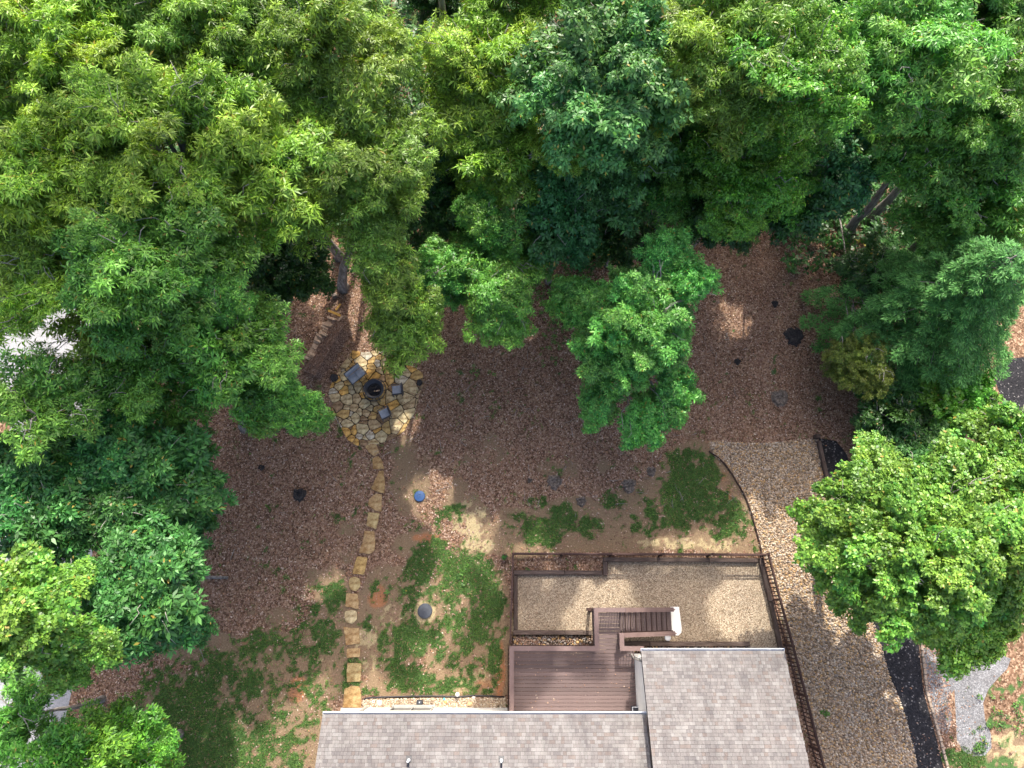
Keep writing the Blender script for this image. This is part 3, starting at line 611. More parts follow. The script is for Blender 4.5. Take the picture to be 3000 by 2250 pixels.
# ------------------------------------------------------------------ deck
ZD = dfl; ZC = 3.05
deck = thing('wooden_deck', 'brown plank deck with railings and a stair down to the gravel yard', 'deck', (0, 0, 0))
def cx(px, py, z): return P(px, py, z).x
def cy(px, py, z): return P(px, py, z).y
cw = 0.19
LX = cx(1499, 1950, ZC)                                       # left rail line
TY = cy(1620, 1900, ZC)                                       # main deck top rail
WX = cx(1748, 1850, ZC)                                       # walkway left rail
WY = cy(1780, 1787, ZC)                                       # walkway top rail
RX = cx(1822, 1880, ZC)                                       # right of walkway
SY = cy(1850, 1861, ZC)                                       # stair's lower rail at its top
JX = cx(1886, 1897, ZC)
XS0 = cx(1816, 1820, ZD); XS1 = cx(1966, 1820, 0.15)
board_cache = {}
def board(x0, x1, y, w, z=ZD):
    key = (round(x1 - x0, 3), round(w, 3))
    if key not in board_cache:
        mb = MB(); mb.box((0, 0, -.014), (x1 - x0 - 0.004, w, .028), bev=.003); board_cache[key] = new_mesh('board', mb.v, mb.f); board_cache[key].materials.append(M['deck'])
    o = link('board', board_cache[key], None, deck); o.location = ((x0 + x1) / 2, y, z + rnd.uniform(-.0012, .0012)); return o
pitch = 0.153; xl = LX - 0.04; xr = xww - 0.003
y = TY - 0.02; k = 0; offs = [0.32, 0.58, 0.0, 0.2, 0.75, 0.45]
ybot = yw + 0.004
while y - pitch > ybot:
    c1 = xl + (xr - xl) * offs[k % 6]
    if offs[k % 6] and rnd.random() < 0.75: board(xl, c1, y, pitch - 0.012); board(c1, xr, y, pitch - 0.012)
    else: board(xl, xr, y, pitch - 0.012)
    y -= pitch; k += 1
y = TY - 0.02 + pitch
while y < WY - 0.02:
    board(WX - 0.05, (RX + 0.02) if y < SY else XS0, y, pitch - 0.012); y += pitch
ytop_walk = y - pitch / 2
# rim joists and support posts
mb = MB(); mb.box((xl + .02, (TY + ybot) / 2, ZD - .16), (.04, TY - ybot, .25)); mb.build('rim_joist', M['darkwood'], deck)
mb = MB(); mb.box(((xl + WX) / 2 + .02, TY + .055, ZD - .16), (WX - xl - .12, .04, .25)); mb.build('rim_joist', M['darkwood'], deck)
mb = MB(); mb.box((WX - .03, (TY + WY) / 2 + .05, ZD - .16), (.04, WY - TY, .25)); mb.build('rim_joist', M['darkwood'], deck)
mb = MB(); mb.box((RX + .03, (TY + SY) / 2 + .06, ZD - .16), (.04, SY - TY, .25)); mb.build('rim_joist', M['darkwood'], deck)
for (x, y_) in ((xl + .06, TY - .02), (WX + .02, TY + .0), (WX + .02, WY - .04), (RX - .04, SY - .06), (xl + .06, -4.2 if ybot > -4.2 else ybot + .4), (XS0 - .1, WY - .06)):
    mb = MB(); mb.box((x, y_, (ZD - .05) / 2), (.13, .13, ZD - .05)); mb.build('support_post', M['darkwood'], deck)
# beam end that shows left of the landing
bm_ = P(1728, 1785, 1.7); mb = MB(); mb.box((bm_.x + .15, bm_.y, 1.7), (.6, .13, .2)); mb.build('beam', M['darkwood'], deck)
def cap(a, b, w=cw):
    mb = MB(); mb.bar(a, b, w, .035); return mb.build('rail_cap', M['cap'], deck)
def rail(a, b, sp=0.115, posts=(0, 1)):
    """railing between two deck-level points (each with its own z)"""
    a = Vector(a); b = Vector(b); hh = ZC - ZD; d = (b - a); n = max(2, int(Vector((d.x, d.y)).length / sp)); up = Vector((0, 0, 1))
    mb = MB(); mb.bar(a + up * .09, b + up * .09, .04, .08); mb.build('bottom_rail', M['cap'], deck)
    mb = MB(); mb.bar(a + up * (hh - .06), b + up * (hh - .06), .04, .08); mb.build('top_rail', M['cap'], deck)
    vert = new_mesh('baluster', *(lambda m_: (m_.v, m_.f))(MB().box((0, 0, 0), (.034, .034, hh - .2)))); vert.materials.append(M['cap'])
    for i in range(1, n):
        p = a.lerp(b, i / n); o = link('baluster', vert, None, deck); o.location = p + up * (hh / 2 + .015)
    for t in posts:
        p = a.lerp(b, t); mb = MB(); mb.box((p.x, p.y, p.z + (hh - .03) / 2 - .1), (.095, .095, hh + .17)); mb.build('rail_post', M['cap'], deck)
zc = ZC
rail((LX, TY, ZD), (LX, ybot + .06, ZD), posts=(0, .5, .985)); cap((LX, TY + cw / 2, zc), (LX, ybot + .02, zc))
rail((LX, TY, ZD), (WX, TY, ZD), posts=(.5, 1)); cap((LX + cw / 2, TY, zc), (WX - cw / 2 + .002, TY, zc))
rail((WX, TY, ZD), (WX, WY, ZD), posts=(.5, 1)); cap((WX, TY - cw / 2, zc), (WX, WY + cw / 2, zc))
rail((WX, WY, ZD), (XS0 + .05, WY, ZD), posts=(1,)); cap((WX + cw / 2, WY, zc), (XS0 + .12, WY, zc))
rail((RX, TY, ZD), (RX, SY, ZD), posts=(0, 1)); cap((RX, TY - cw / 2, zc), (RX, SY + cw / 2, zc))
rail((RX, TY, ZD), (JX - .06, TY, ZD), posts=(1,)); cap((RX + cw / 2, TY, zc), (JX, TY, zc))
# stair
NT = 10; run = (XS1 - XS0) / NT; rise = (ZD - 0.12) / (NT + 1)
ys0 = SY + .10; ys1 = WY - .10
for i in range(NT):
    z = ZD - rise * (i + 1); x = XS0 + run * (i + .5)
    for k in (-1, 1):
        mb = MB(); mb.box((x + k * run * .215 - .012, (ys0 + ys1) / 2, z), (run * .39, ys1 - ys0, .03), bev=.004); mb.build('tread', M['deck'], deck)
    mb = MB(); mb.box((x - run / 2 + .004, (ys0 + ys1) / 2, z + rise / 2 + .002), (.02, ys1 - ys0 - .01, rise - .03)); mb.build('riser', M['darkwood'], deck)
for yy in (ys0 - .03, ys1 + .03):
    mb = MB(); mb.bar((XS0, yy, ZD - .22), (XS1, yy, .04), .045, .26); mb.build('stringer', M['darkwood'], deck)
ze = 0.28
for yy, x0_ in ((WY, XS0 + .12), (SY, RX + cw / 2)):
    z0_ = ZD
    rail((x0_, yy, z0_), (XS1 - .02, yy, ze), posts=(.97,)); cap((x0_, yy, zc - .004), (cx(1975, 1822, 1.15), yy, ze + ZC - ZD - .05))
# white pad at the foot
q0 = P(1964, 1778, .05); q1 = P(1998, 1860, .05)
pad = MB(); pad.prism([(q0.x, q0.y), (q1.x - .06, q0.y), (q1.x, q1.y + .3), (q1.x - .03, q1.y + .1), (q1.x - .18, q1.y - .03), (q0.x, q1.y + .0)], .0, .09, .012)
tag(pad.build('concrete_pad', M['whiteslab']), 'white concrete landing pad at the foot of the deck stair', 'concrete pad')
# white box frame in the deck corner
q = P(1868, 2083, ZD + .5); t_ = thing('equipment_box', 'white rimmed box standing on the deck in the corner by the gutter', 'box', (q.x, q.y, ZD), 0)
mb = MB(); mb.box((0, 0, .2), (.38, .26, .4)); mb.build('box_body', M['frame'], t_)
mb = MB(); mb.box((0, .14, .42), (.42, .03, .05)); mb.box((0, -.14, .42), (.42, .03, .05)); mb.box((-.195, 0, .42), (.03, .25, .05)); mb.box((.195, 0, .42), (.03, .25, .05)); mb.build('rim', M['white'], t_)
# downspout at the wing corner
tp = MB(); tp.tube([(XWL - .02, YW - .25, ZE - .1), (XWL - .03, YW - .32, ZE - .35), (xww - .06, YW - .42, ZE - .6), (xww - .06, YW - .42, ZD + .1), (xww - .12, YW - .25, ZD + .05)], .03, 8); tp.build('downspout', M['trim'], house)

# ------------------------------------------------------------------ fence
ZF = 1.15
def fence_run(f, a, b, sp, postpts, side=1):
    a = Vector((a[0], a[1], 0)); b = Vector((b[0], b[1], 0)); d = (b - a).normalized(); nrm = Vector((-d.y, d.x, 0)) * side
    for zz in (.25, ZF - .14):
        mb = MB(); mb.bar(a + Vector((0, 0, zz)), b + Vector((0, 0, zz)), .04, .085); mb.build('rail', M['darkwood'], f)
    mb = MB(); mb.bar(a + Vector((0, 0, ZF)), b + Vector((0, 0, ZF)), .07, .03); mb.build('top_rail', M['darkwood'], f)
    pk = MB().box((0, 0, 0), (.04, .025, ZF - .17)); me = new_mesh('picket', pk.v, pk.f); me.materials.append(M['darkwood'])
    n = int((b - a).length / sp); rz = math.atan2(d.y, d.x)
    for i in range(1, n):
        p = a.lerp(b, i / n) + nrm * .035; o = link('picket', me, None, f); o.location = (p.x, p.y, ZF / 2 - .01); o.rotation_euler = (0, 0, rz + rnd.uniform(-.05, .05))
    for p in postpts:
        mb = MB(); mb.box((p.x, p.y, (ZF + .06) / 2), (.1, .1, ZF + .06), rz, bev=.01); mb.build('post', M['darkwood'], f)
fence = thing('picket_fence', 'dark brown picket fence around the gravel yard and down beside the house', 'fence', (0, 0, 0))
FA = P(1503, 1621, ZF); FB = P(2253, 1624, ZF)
fence_run(fence, (FA.x, FA.y), (FB.x, FB.y), .118, [P(x, 1623, ZF) for x in (1503, 1649, 1796, 1944, 2090, 2253)])
RL = [(2253, 1624), (2287, 1757), (2325, 1893), (2363, 2040), (2403, 2200), (2440, 2330)]
for i in range(len(RL) - 1):
    a = P(*RL[i], ZF); b = P(*RL[i + 1], ZF); fence_run(fence, (a.x, a.y), (b.x, b.y), .175, [b], -1)
FC = P(1499, 1753, ZF); FD_ = P(1497, 1795, ZF); FE = P(1495, 1882, ZF)
fence_run(fence, (FA.x, FA.y), (FC.x, FC.y), .14, [FC]); fence_run(fence, (FC.x, FC.y), (FD_.x, FD_.y), .14, [FD_]); fence_run(fence, (FD_.x, FD_.y), (FE.x, FE.y), .14, [FE])
# low dark screen under the deck's left side
fence2 = thing('deck_skirt', 'dark wooden lattice skirt below the left edge of the deck', 'lattice', (0, 0, 0))
for i in range(14):
    y_ = TY - .2 - i * .19
    mb = MB(); mb.box((xl - .10, y_, .8), (.02, .04, 1.6)); mb.build('slat', M['darkwood'], fence2)
for zz in (.15, 1.5): mb = MB(); mb.box((xl - .125, TY - 1.4, zz), (.03, 2.8, .07)); mb.build('rail', M['darkwood'], fence2)

# ------------------------------------------------------------------ garden timbers
def timber_line(name, label, segs):
    t = thing(name, label, 'timber edging', (0, 0, 0))
    for (x0, y0, x1, y1, w, top) in segs:
        a = P(x0, y0, top); b = P(x1, y1, top); d = b - a
        mb = MB(); L_ = d.length; mb.box((0, 0, top / 2), (L_ - .012, w, top), bev=.015, jit=.006)
        o = mb.build('timber', M['timber'], t); o.location = ((a.x + b.x) / 2, (a.y + b.y) / 2, 0); o.rotation_euler = (0, 0, math.atan2(d.y, d.x))
    return t
timber_line('timber_border', 'weathered timbers along the top fence framing the gravel yard and planting strip',
            [(1767, 1639, 1925, 1639, .2, .24), (1925, 1639, 2080, 1640, .2, .22), (2080, 1640, 2222, 1642, .2, .23), (1774, 1646, 1774, 1686, .2, .26), (1505, 1677, 1654, 1677, .2, .22), (1654, 1677, 1765, 1678, .2, .20)])
timber_line('timber_border', 'weathered timber laid along the left fence of the gravel yard', [(1511, 1686, 1511, 1770, .19, .18), (1511, 1770, 1511, 1845, .19, .18)])
timber_line('timber_border', 'weathered timbers between gravel and the river rock strip left of the walkway', [(1503, 1853, 1655, 1853, .2, .22), (1655, 1853, 1711, 1853, .2, .24), (1711, 1854, 1735, 1854, .2, .2)])
timber_line('timber_border', 'slanting weathered timbers inside the right fence', [(2229, 1634, 2259, 1762, .2, .22), (2260, 1764, 2292, 1915, .2, .2)])
timber_line('timber_border', 'weathered timbers above the river rock strip by the shingle roof eave', [(1826, 1886, 1905, 1886, .2, .2), (1905, 1886, 2037, 1887, .2, .2), (2037, 1887, 2198, 1887, .2, .22), (2192, 1896, 2194, 1912, .19, .2)])
tm = timber_line('timber_border', 'grey timber with a post cap edging the cobbles beside black asphalt', [(2401, 1290, 2414, 1350, .16, .3), (2414, 1350, 2431, 1425, .16, .3)])
q = P(2397, 1277, .35); mb = MB(); mb.box((q.x, q.y, .2), (.22, .18, .4), bev=.02); mb.build('post', M['timber'], tm)

# cobble edging strip: low brown bender board on the curve
cur = [(2076, 1322), (2084, 1328), (2104, 1342), (2122, 1359), (2144, 1390), (2166, 1426), (2184, 1459), (2199, 1500), (2212, 1545), (2226, 1600), (2230, 1620)]
mb = MB(); pts = [P(x, y, 0) for x, y in cur]
for a, b in zip(pts[:-1], pts[1:]): mb.bar(a + Vector((0, 0, .05)), b + Vector((0, 0, .05)), .045, .14)
tag(mb.build('lawn_edging', M['edging']), 'thin dark brown curved edging between the grass and the cobbles', 'edging')
# black hose-like edging of the rock bed by the wall
hz = [(290, 130), (330, 112), (380, 105), (520, 98), (650, 95), (900, 88), (1100, 85), (1300, 86), (1500, 96), (1600, 88), (1700, 80), (1900, 84), (2112, 95)]
mb = MB(); mb.tube([P(1000 + u / 4.424, 2020 + v_ / 4.424, .06) for u, v_ in hz], .03, 8); tag(mb.build('bed_edging', M['black'], None, True), 'black flexible edging along the pebble bed by the white wall', 'edging')

# pavers along the asphalt
pe = thing('paver_edging', 'single row of tan pavers along the right side of the asphalt strip', 'paver edging', (0, 0, 0))
line = [P(x, y) for x, y in ((2640, 1760), (2694, 1889), (2702, 1960), (2709, 2024), (2746, 2155), (2778, 2280))]
mb = MB().box((0, 0, .04), (.21, .12, .1), bev=.012); pm = new_mesh('paver', mb.v, mb.f); pm.materials.append(M['paver'])
for a, b in zip(line[:-1], line[1:]):
    d = b - a; n = max(1, int(d.length / .225))
    for i in range(n):
        p = a.lerp(b, (i + .5) / n); o = link('paver', pm, None, pe); o.location = (p.x + .07, p.y, rnd.uniform(-.01, .015)); o.rotation_euler = (rnd.uniform(-.03, .03), rnd.uniform(-.03, .03), math.atan2(d.y, d.x) + rnd.uniform(-.08, .08))

# ------------------------------------------------------------------ flagstone patio
pat = structure('flagstone_patio')
pc = patio_c; PR = (P(1240, 1157) - pc).x
bound = []
for k in range(30):
    a = 2 * math.pi * k / 30; r_ = PR * (.97 + 0.05 * math.sin(3 * a + 1) + rnd.uniform(-.10, .06)); bound.append((pc.x + r_ * math.cos(a), pc.y + r_ * math.sin(a) * 1.06))
seeds = []; fc = P(1098, 1143)
tries = 0
while len(seeds) < 118 and tries < 9000:
    tries += 1
    a = rnd.uniform(0, 2 * math.pi); r_ = PR * math.sqrt(rnd.random()) * 1.02; x = pc.x + r_ * math.cos(a); y = pc.y + r_ * math.sin(a) * 1.05
    big = 0.46 if (x > pc.x + .2 and y < pc.y + 1.4) else 0.28
    if all((x - a_) ** 2 * 0.9 + (y - b_) ** 2 > (big * rnd.uniform(.55, 1.45)) ** 2 for a_, b_ in seeds): seeds.append((x, y))
mb = MB(); mb.prism([(x * 1.0, y * 1.0) for x, y in bound], -.02, .012); mb.build('mortar_bed', M['soil'], pat)
wts = [rnd.choice([0, 0, .01, .03, .06, .09]) for _ in seeds]
for poly in cells(seeds, bound, .034, wts):
    cxx = sum(p[0] for p in poly) / len(poly); cyy = sum(p[1] for p in poly) / len(poly)
    mb = MB(); mb.prism([(x - cxx, y - cyy) for x, y in rough_poly(poly)], 0.0, .055 + rnd.uniform(-.02, .035), .012)
    o = mb.build('flagstone', M['flag'], pat); o.location = (cxx, cyy, 0)
    o.rotation_euler = (rnd.uniform(-.03, .03), rnd.uniform(-.03, .03), 0)

# stepping stone path, traced stone by stone (zoomed crop 607 x 1659 of 300 x 820 px)
path = structure('stone_path')
def zc_(u, v_): return P(950 + u / 2.0233, 1290 + v_ / 2.0233)
STN = [[(243, 40), (262, 22), (305, 20), (318, 45), (328, 75), (298, 97), (262, 72)], [(286, 108), (320, 95), (345, 125), (356, 170), (290, 173)],
       [(325, 185), (352, 180), (360, 245), (357, 314), (330, 312), (277, 288), (300, 240)], [(300, 322), (341, 320), (340, 425), (300, 416), (259, 385), (268, 350)],
       [(262, 428), (328, 432), (320, 480), (308, 528), (250, 508)], [(238, 538), (298, 540), (304, 610), (298, 655), (262, 676), (205, 668), (228, 610)],
       [(198, 688), (258, 695), (248, 745), (236, 795), (168, 794), (182, 730)], [(150, 820), (180, 808), (212, 822), (214, 870), (190, 895), (156, 886), (146, 850)],
       [(132, 905), (198, 910), (206, 960), (204, 1003), (124, 986)], [(124, 1015), (160, 1006), (192, 1012), (196, 1060), (168, 1088), (132, 1080), (120, 1050)],
       [(115, 1105), (168, 1112), (208, 1112), (206, 1160), (212, 1206), (130, 1216)], [(136, 1235), (214, 1232), (212, 1284), (134, 1290)],
       [(136, 1320), (220, 1322), (219, 1380), (214, 1432), (135, 1434)], [(120, 1472), (160, 1455), (208, 1458), (220, 1500), (219, 1585), (112, 1584)],
       [(258, 8), (300, 4), (322, 10), (318, 18), (262, 18)]]
for k, s_ in enumerate(STN):
    pts = [zc_(u, v_) for u, v_ in s_]; c = sum(pts, Vector()) / len(pts)
    poly = rough_poly([(p.x - c.x, p.y - c.y) for p in pts], .02)
    if (sum(poly[i][0] * poly[(i + 1) % len(poly)][1] - poly[(i + 1) % len(poly)][0] * poly[i][1] for i in range(len(poly)))) < 0: poly = poly[::-1]
    mb = MB(); mb.prism(poly, -.01, .07, .015); o = mb.build('stepping_stone', M['step'] if k not in (6, 9) else M['flag'], path); o.location = (c.x, c.y, 0)

# ------------------------------------------------------------------ river rock strips under the eave and beside the deck
def rock_mesh(seed, flat=.6):
    r = random.Random(seed); vs = []; fs = []; n = 7
    wob = [r.uniform(.85, 1.12) for _ in range(n)]
    for ring, (rr_, z) in enumerate(((.8, -.1), (1.0, .25), (.7, .72), (.3, .95))):
        for k in range(n):
            a = 2 * math.pi * k / n + ring * .2; vs.append((rr_ * wob[k] * math.cos(a), rr_ * wob[k] * math.sin(a) * .75, z * flat))
    for i in range(3):
        for k in range(n): k2 = (k + 1) % n; fs.append((i * n + k, i * n + k2, (i + 1) * n + k2, (i + 1) * n + k))
    fs.append(tuple(3 * n + k for k in range(n)))
    me = new_mesh('river_rock', vs, fs, True); me.materials.append(M['rock']); return me
RM = [rock_mesh(i) for i in range(9)]
def rockbed(name, px0, py0, px1, py1, n, s0, s1):
    a = P(px0, py1); b = P(px1, py0); bed = structure(name)
    mb = MB(); mb.prism([(a.x, a.y), (b.x, a.y), (b.x, b.y), (a.x, b.y)], -.01, .010); mb.build('bed', M['soil'], bed)
    pts = []; t = 0
    while len(pts) < n and t < 20000:
        t += 1; x = rnd.uniform(a.x + .05, b.x - .05); y = rnd.uniform(a.y + .04, b.y - .04); s_ = rnd.uniform(s0, s1)
        if all((x - p[0]) ** 2 + (y - p[1]) ** 2 > (.74 * (s_ + p[2])) ** 2 for p in pts): pts.append((x, y, s_))
    for x, y, s_ in pts:
        o = link('river_rock', rnd.choice(RM), None, bed); o.location = (x, y, .0); o.scale = (s_, s_, s_); o.rotation_euler = (rnd.uniform(-.2, .2), rnd.uniform(-.2, .2), rnd.uniform(0, 6.28))
    return bed
rockbed('river_rock_strip', 1500, 1861, 1738, 1893, 290, .045, .105)
rockbed('river_rock_strip', 1840, 1893, 2190, 1925, 260, .05, .11)
bed = rockbed('pebble_bed', 1066, 2044, 1481, 2074, 4, .03, .05)
for ch in list(bed.children):
    if ch.name.startswith('river_rock'): bpy.data.objects.remove(ch)
BEDP = [(P(1066, 2048).x, P(1, 2048).y), (P(1481, 2044).x, P(1, 2044).y), (P(1481, 2074).x, P(1, 2073.5).y), (P(1062, 2074).x, P(1, 2073.5).y)]
stones('pebbles', BEDP, 5200, .075, .008, [(0.42, 0.33, 0.22), (0.5, 0.42, 0.31), (0.32, 0.23, 0.15), (0.55, 0.49, 0.4), (0.36, 0.28, 0.2), (0.26, 0.18, 0.12)], 31, parent=bed)
big = [(490, 175, .17, (0.6, 0.6, 0.58), 'pale grey angular rock at the left end of the pebble bed'), (715, 195, .17, (0.30, 0.22, 0.13), 'flat brown rock in the pebble bed left of the black box'),
       (935, 212, .10, (0.50, 0.42, 0.33), 'small tan rock touching the black box in the pebble bed'), (1185, 135, .13, (0.42, 0.33, 0.22), 'tan oval rock right of the black box in the pebble bed'),
       (1350, 165, .12, (0.50, 0.30, 0.12), 'orange brown slanted rock in the middle of the pebble bed'), (1665, 190, .16, (0.52, 0.38, 0.20), 'largest golden tan rock in the right half of the pebble bed'),
       (1715, 105, .11, (0.72, 0.64, 0.6), 'whitish rock leaning on the black edging of the pebble bed'), (1480, 202, .10, (0.48, 0.34, 0.18), 'golden rock against the wall below the white globe light'), (2010, 190, .10, (0.40, 0.30, 0.20), 'brown rock near the right end of the pebble bed')]
for i, (u, v_, s_, col, lab) in enumerate(big):
    me = rock_mesh(50 + i, .7); me.materials.clear(); me.materials.append(simple('bed_rock', [(0.3, tuple(c * .7 for c in col)), (0.7, col)], 9, .8, .3))
    q = P(1000 + u / 4.424, 2020 + v_ / 4.424, .1); o = link('rock', me); o.location = (q.x, q.y, 0.01); o.scale = (s_, s_, s_); o.rotation_euler = (0, 0, rnd.uniform(0, 3)); tag(o, lab, 'rock', 'large rocks in the pebble bed')
q = P(1229, 2062, .25); t_ = thing('utility_box', 'small black box standing in the pebble bed by the wall', 'utility box', (q.x, q.y + .03, 0), 0)
mb = MB(); mb.box((0, 0, .13), (.27, .24, .26), bev=.03); mb.build('box_body', M['black'], t_); mb = MB(); mb.box((0, .02, .275), (.2, .15, .03), bev=.01); mb.build('lid', M['lidblack'], t_)
mb = MB(); mb.add([(-.035, .06, .292), (.035, .06, .292), (0, .0, .292), (0, .03, .296)], [(0, 2, 3), (3, 2, 1), (0, 3, 1)]); mb.build('emblem', M['white'], t_)
q = P(1340, 2035, .3); t_ = thing('garden_light', 'white globe garden light at the edge of the pebble bed', 'garden light', (q.x, q.y, 0), 0)
mb = MB(); mb.lathe([(.001, .38), (.05, .37), (.085, .33), (.095, .28), (.08, .22), (.04, .19), (.001, .185)], 18); mb.build('globe', M['white'], t_, True)
mb = MB(); mb.tube([(0, 0, 0), (0, 0, .19)], .012, 8); mb.build('stake', M['black'], t_)
q = P(1094.5, 2055, .05); mb = MB(); mb.lathe([(.04, .0), (.055, .03), (.055, .09), (.045, .09), (.04, .03), (.001, .03)], 14); o = mb.build('pipe_cap', M['white']); o.location = (q.x, q.y, 0); tag(o, 'small white open pipe end beside the pale rock in the pebble bed', 'pipe')
q = P(1301.5, 2048, .06); mb = MB(); mb.lathe([(.05, .0), (.06, .04), (.045, .05), (.001, .06)], 6); o = mb.build('glass_ornament', simple('teal_glass', [(0.3, (.05, .35, .42)), (0.7, (.2, .55, .6))], 5, .2, .5)); o.location = (q.x, q.y, .03); tag(o, 'small turquoise ornament among the pebbles', 'ornament')

# ------------------------------------------------------------------ septic lids, pots
def lid(px, py, r, mat, label, ribs):
    q = P(px, py, .1); t_ = thing('septic_lid', label, 'lid', (q.x, q.y, 0))
    mb = MB(); mb.lathe([(r, 0), (r, .07), (r * .97, .10), (r * .9, .105), (r * .87, .095), (.001, .115)], 36); mb.build('lid', mat, t_, False)
    mb = MB()
    if ribs:
        for k in range(2): mb.box(((k - .5) * r * .4, 0, .118), (.03, r * .7, .025), .2)
        mb.box((0, r * .3, .118), (r * .4, .03, .025), .2)
    else:
        for k in range(8):
            a = k * math.pi / 4 + .2; mb.box((math.cos(a) * r * .92, math.sin(a) * r * .92, .112), (.035, .035, .02), a)
    mb.build('lid_rib', mat, t_)
lid(1229, 1453, .265, M['lidblue'], 'round blue septic lid in the leaf litter right of the stone path', True)
lid(1244.5, 1790, .345, M['lidblack'], 'round black septic riser lid in the patchy lawn', False)
q = P(1478, 1633, .3); t_ = thing('plant_pot', 'round brown pot with green sprigs outside the fence corner', 'plant pot', (q.x, q.y, 0))
mb = MB(); mb.lathe([(.12, 0), (.16, .26), (.175, .26), (.175, .30), (.145, .30), (.14, .22), (.001, .22)], 20); mb.build('pot', M['terracotta'], t_, False)
mb = MB(); mb.lathe([(.138, .20), (.001, .235)], 16); mb.build('potting_soil', M['soil'], t_)
V = []; tt = []
for k in range(46):
    a = rnd.uniform(0, 6.28); l = rnd.uniform(.06, .16); c = Vector((rnd.uniform(-.09, .09), rnd.uniform(-.09, .09), .24)); d = Vector((math.cos(a), math.sin(a), .7)).normalized(); s_ = Vector((-math.sin(a), math.cos(a), 0)) * .018
    V.append([c, c + d * l * .5 + s_, c + d * l, c + d * l * .5 - s_]); tt.append((.06, rnd.uniform(.13, .22), .04))
quads('sprigs', np.array([[list(p) for p in q_] for q_ in V]), np.array(tt), M['leaf'], t_)
q = P(1956, 1868, .25); t_ = thing('bucket', 'black bucket with a white rim beside the stair foot', 'bucket', (q.x, q.y, 0))
mb = MB(); mb.lathe([(.09, 0), (.12, .27), (.105, .27), (.085, .05), (.001, .05)], 20); mb.build('bucket_body', M['black'], t_); mb = MB(); mb.lathe([(.118, .26), (.138, .265), (.138, .285), (.112, .285), (.112, .265)], 24); mb.build('rim', M['white'], t_)

# ------------------------------------------------------------------ fire pit and seats
q = P(1097, 1142, .35); t_ = thing('fire_pit', 'round black metal fire pit with an outer ring at the centre of the patio', 'fire pit', (q.x, q.y, .05))
mb = MB(); mb.lathe([(.18, .12), (.34, .2), (.46, .42), (.50, .44), (.50, .47), (.44, .47), (.33, .27), (.16, .2), (.001, .19)], 36); mb.build('bowl', M['black'], t_, True)
mb = MB(); n = 40
mb.tube([(math.cos(2 * math.pi * k / n) * .585, math.sin(2 * math.pi * k / n) * .585, .30) for k in range(n + 1)], .022, 8, False); mb.build('outer_ring', M['black'], t_, True)
mb = MB(); mb.tube([(math.cos(2 * math.pi * k / n) * .49, math.sin(2 * math.pi * k / n) * .49, .48) for k in range(n + 1)], .018, 8, False); mb.build('rim', M['frame'], t_, True)
for k in range(4):
    a = k * math.pi / 2 + .5; mb = MB(); mb.tube([(math.cos(a) * .47, math.sin(a) * .47, .45), (math.cos(a) * .585, math.sin(a) * .585, .30), (math.cos(a) * .6, math.sin(a) * .6, 0)], .018, 6); mb.build('leg', M['black'], t_)
mb = MB(); mb.lathe([(.36, .3), (.2, .27), (.001, .29)], 20, wob=.05); mb.build('ash_bed', M['ash'], t_)
for k in range(4):
    a = rnd.uniform(0, 3.14); mb = MB(); x, y = rnd.uniform(-.12, .12), rnd.uniform(-.15, .1); mb.tube([(x - .16 * math.cos(a), y - .16 * math.sin(a), .33), (x + .16 * math.cos(a), y + .16 * math.sin(a), .36)], .032, 7); mb.build('charred_log', M['ash'] if k else M['wood'], t_)

def chair(label, name, cat, corner_px, depthside, w, d, rz, z=.42, two=False):
    """seat faces local -Y; back on +Y"""
    q = P(*corner_px, z); t_ = thing(name, label, cat, (q.x, q.y, .05), rz, None)
    n = 2 if two else 1
    for k in range(n):
        mb = MB(); cw_ = w / n - .01; mb.box(((k - (n - 1) / 2) * (w / n), 0, z), (cw_, d, .10), bev=.025); mb.build('seat_cushion', M['cushion'], t_)
    mb = MB(); bt = .10 if two else .035
    for k in range(n):
        mb.box(((k - (n - 1) / 2) * (w / n), d / 2 + bt / 2 + .02, z + .20), (w / n - .01, bt, .36), bev=.02)
    mb.build('back_cushion', M['cushion'] if two else M['frame'], t_)
    mb = MB(); mb.box((0, 0, z - .09), (w + .04, d + .04, .04)); mb.box((0, d / 2 + bt + .04, z + .14), (w + .06, .03, .52)); mb.build('seat_frame', M['frame'], t_)
    for sx in (-1, 1):
        for sy in (-1, 1):
            mb = MB(); mb.box((sx * (w / 2), sy * (d / 2 - .0), (z - .09) / 2), (.04, .04, z - .1)); mb.build('leg', M['frame'], t_)
        mb = MB(); mb.box((sx * (w / 2 + .035), 0, z + .13), (.035, d + .05, .03)); mb.box((sx * (w / 2 + .035), -d / 2, z - .0), (.03, .03, .26)); mb.build('armrest', M['frame'], t_)
    return t_
chair('grey two seat outdoor sofa on the flagstones upper left of the fire pit', 'outdoor_sofa', 'outdoor sofa', (1045, 1101), 0, .86, .42, math.radians(42), two=True)
chair('grey cushioned patio chair right of the fire pit', 'patio_chair', 'chair', (1163, 1143), 0, .44, .46, math.radians(-82))
chair('grey cushioned patio chair below the fire pit, turned askew', 'patio_chair', 'chair', (1127, 1212), 0, .45, .46, math.radians(-62))
# dark stumps of seats / rocks on the patio rim
for px, py, r_, lab in ((978, 1107, .2, 'dark charred log end at the left rim of the flagstones'), (1229, 1121, .16, 'dark charred log end at the right rim of the flagstones')):
    q = P(px, py, .1); mb = MB(); mb.lathe([(r_, 0), (r_ * .95, .16), (r_ * .6, .2), (.001, .19)], 12, wob=.2); o = mb.build('charred_log', M['stumpdark']); o.location = (q.x, q.y, 0); tag(o, lab, 'log')

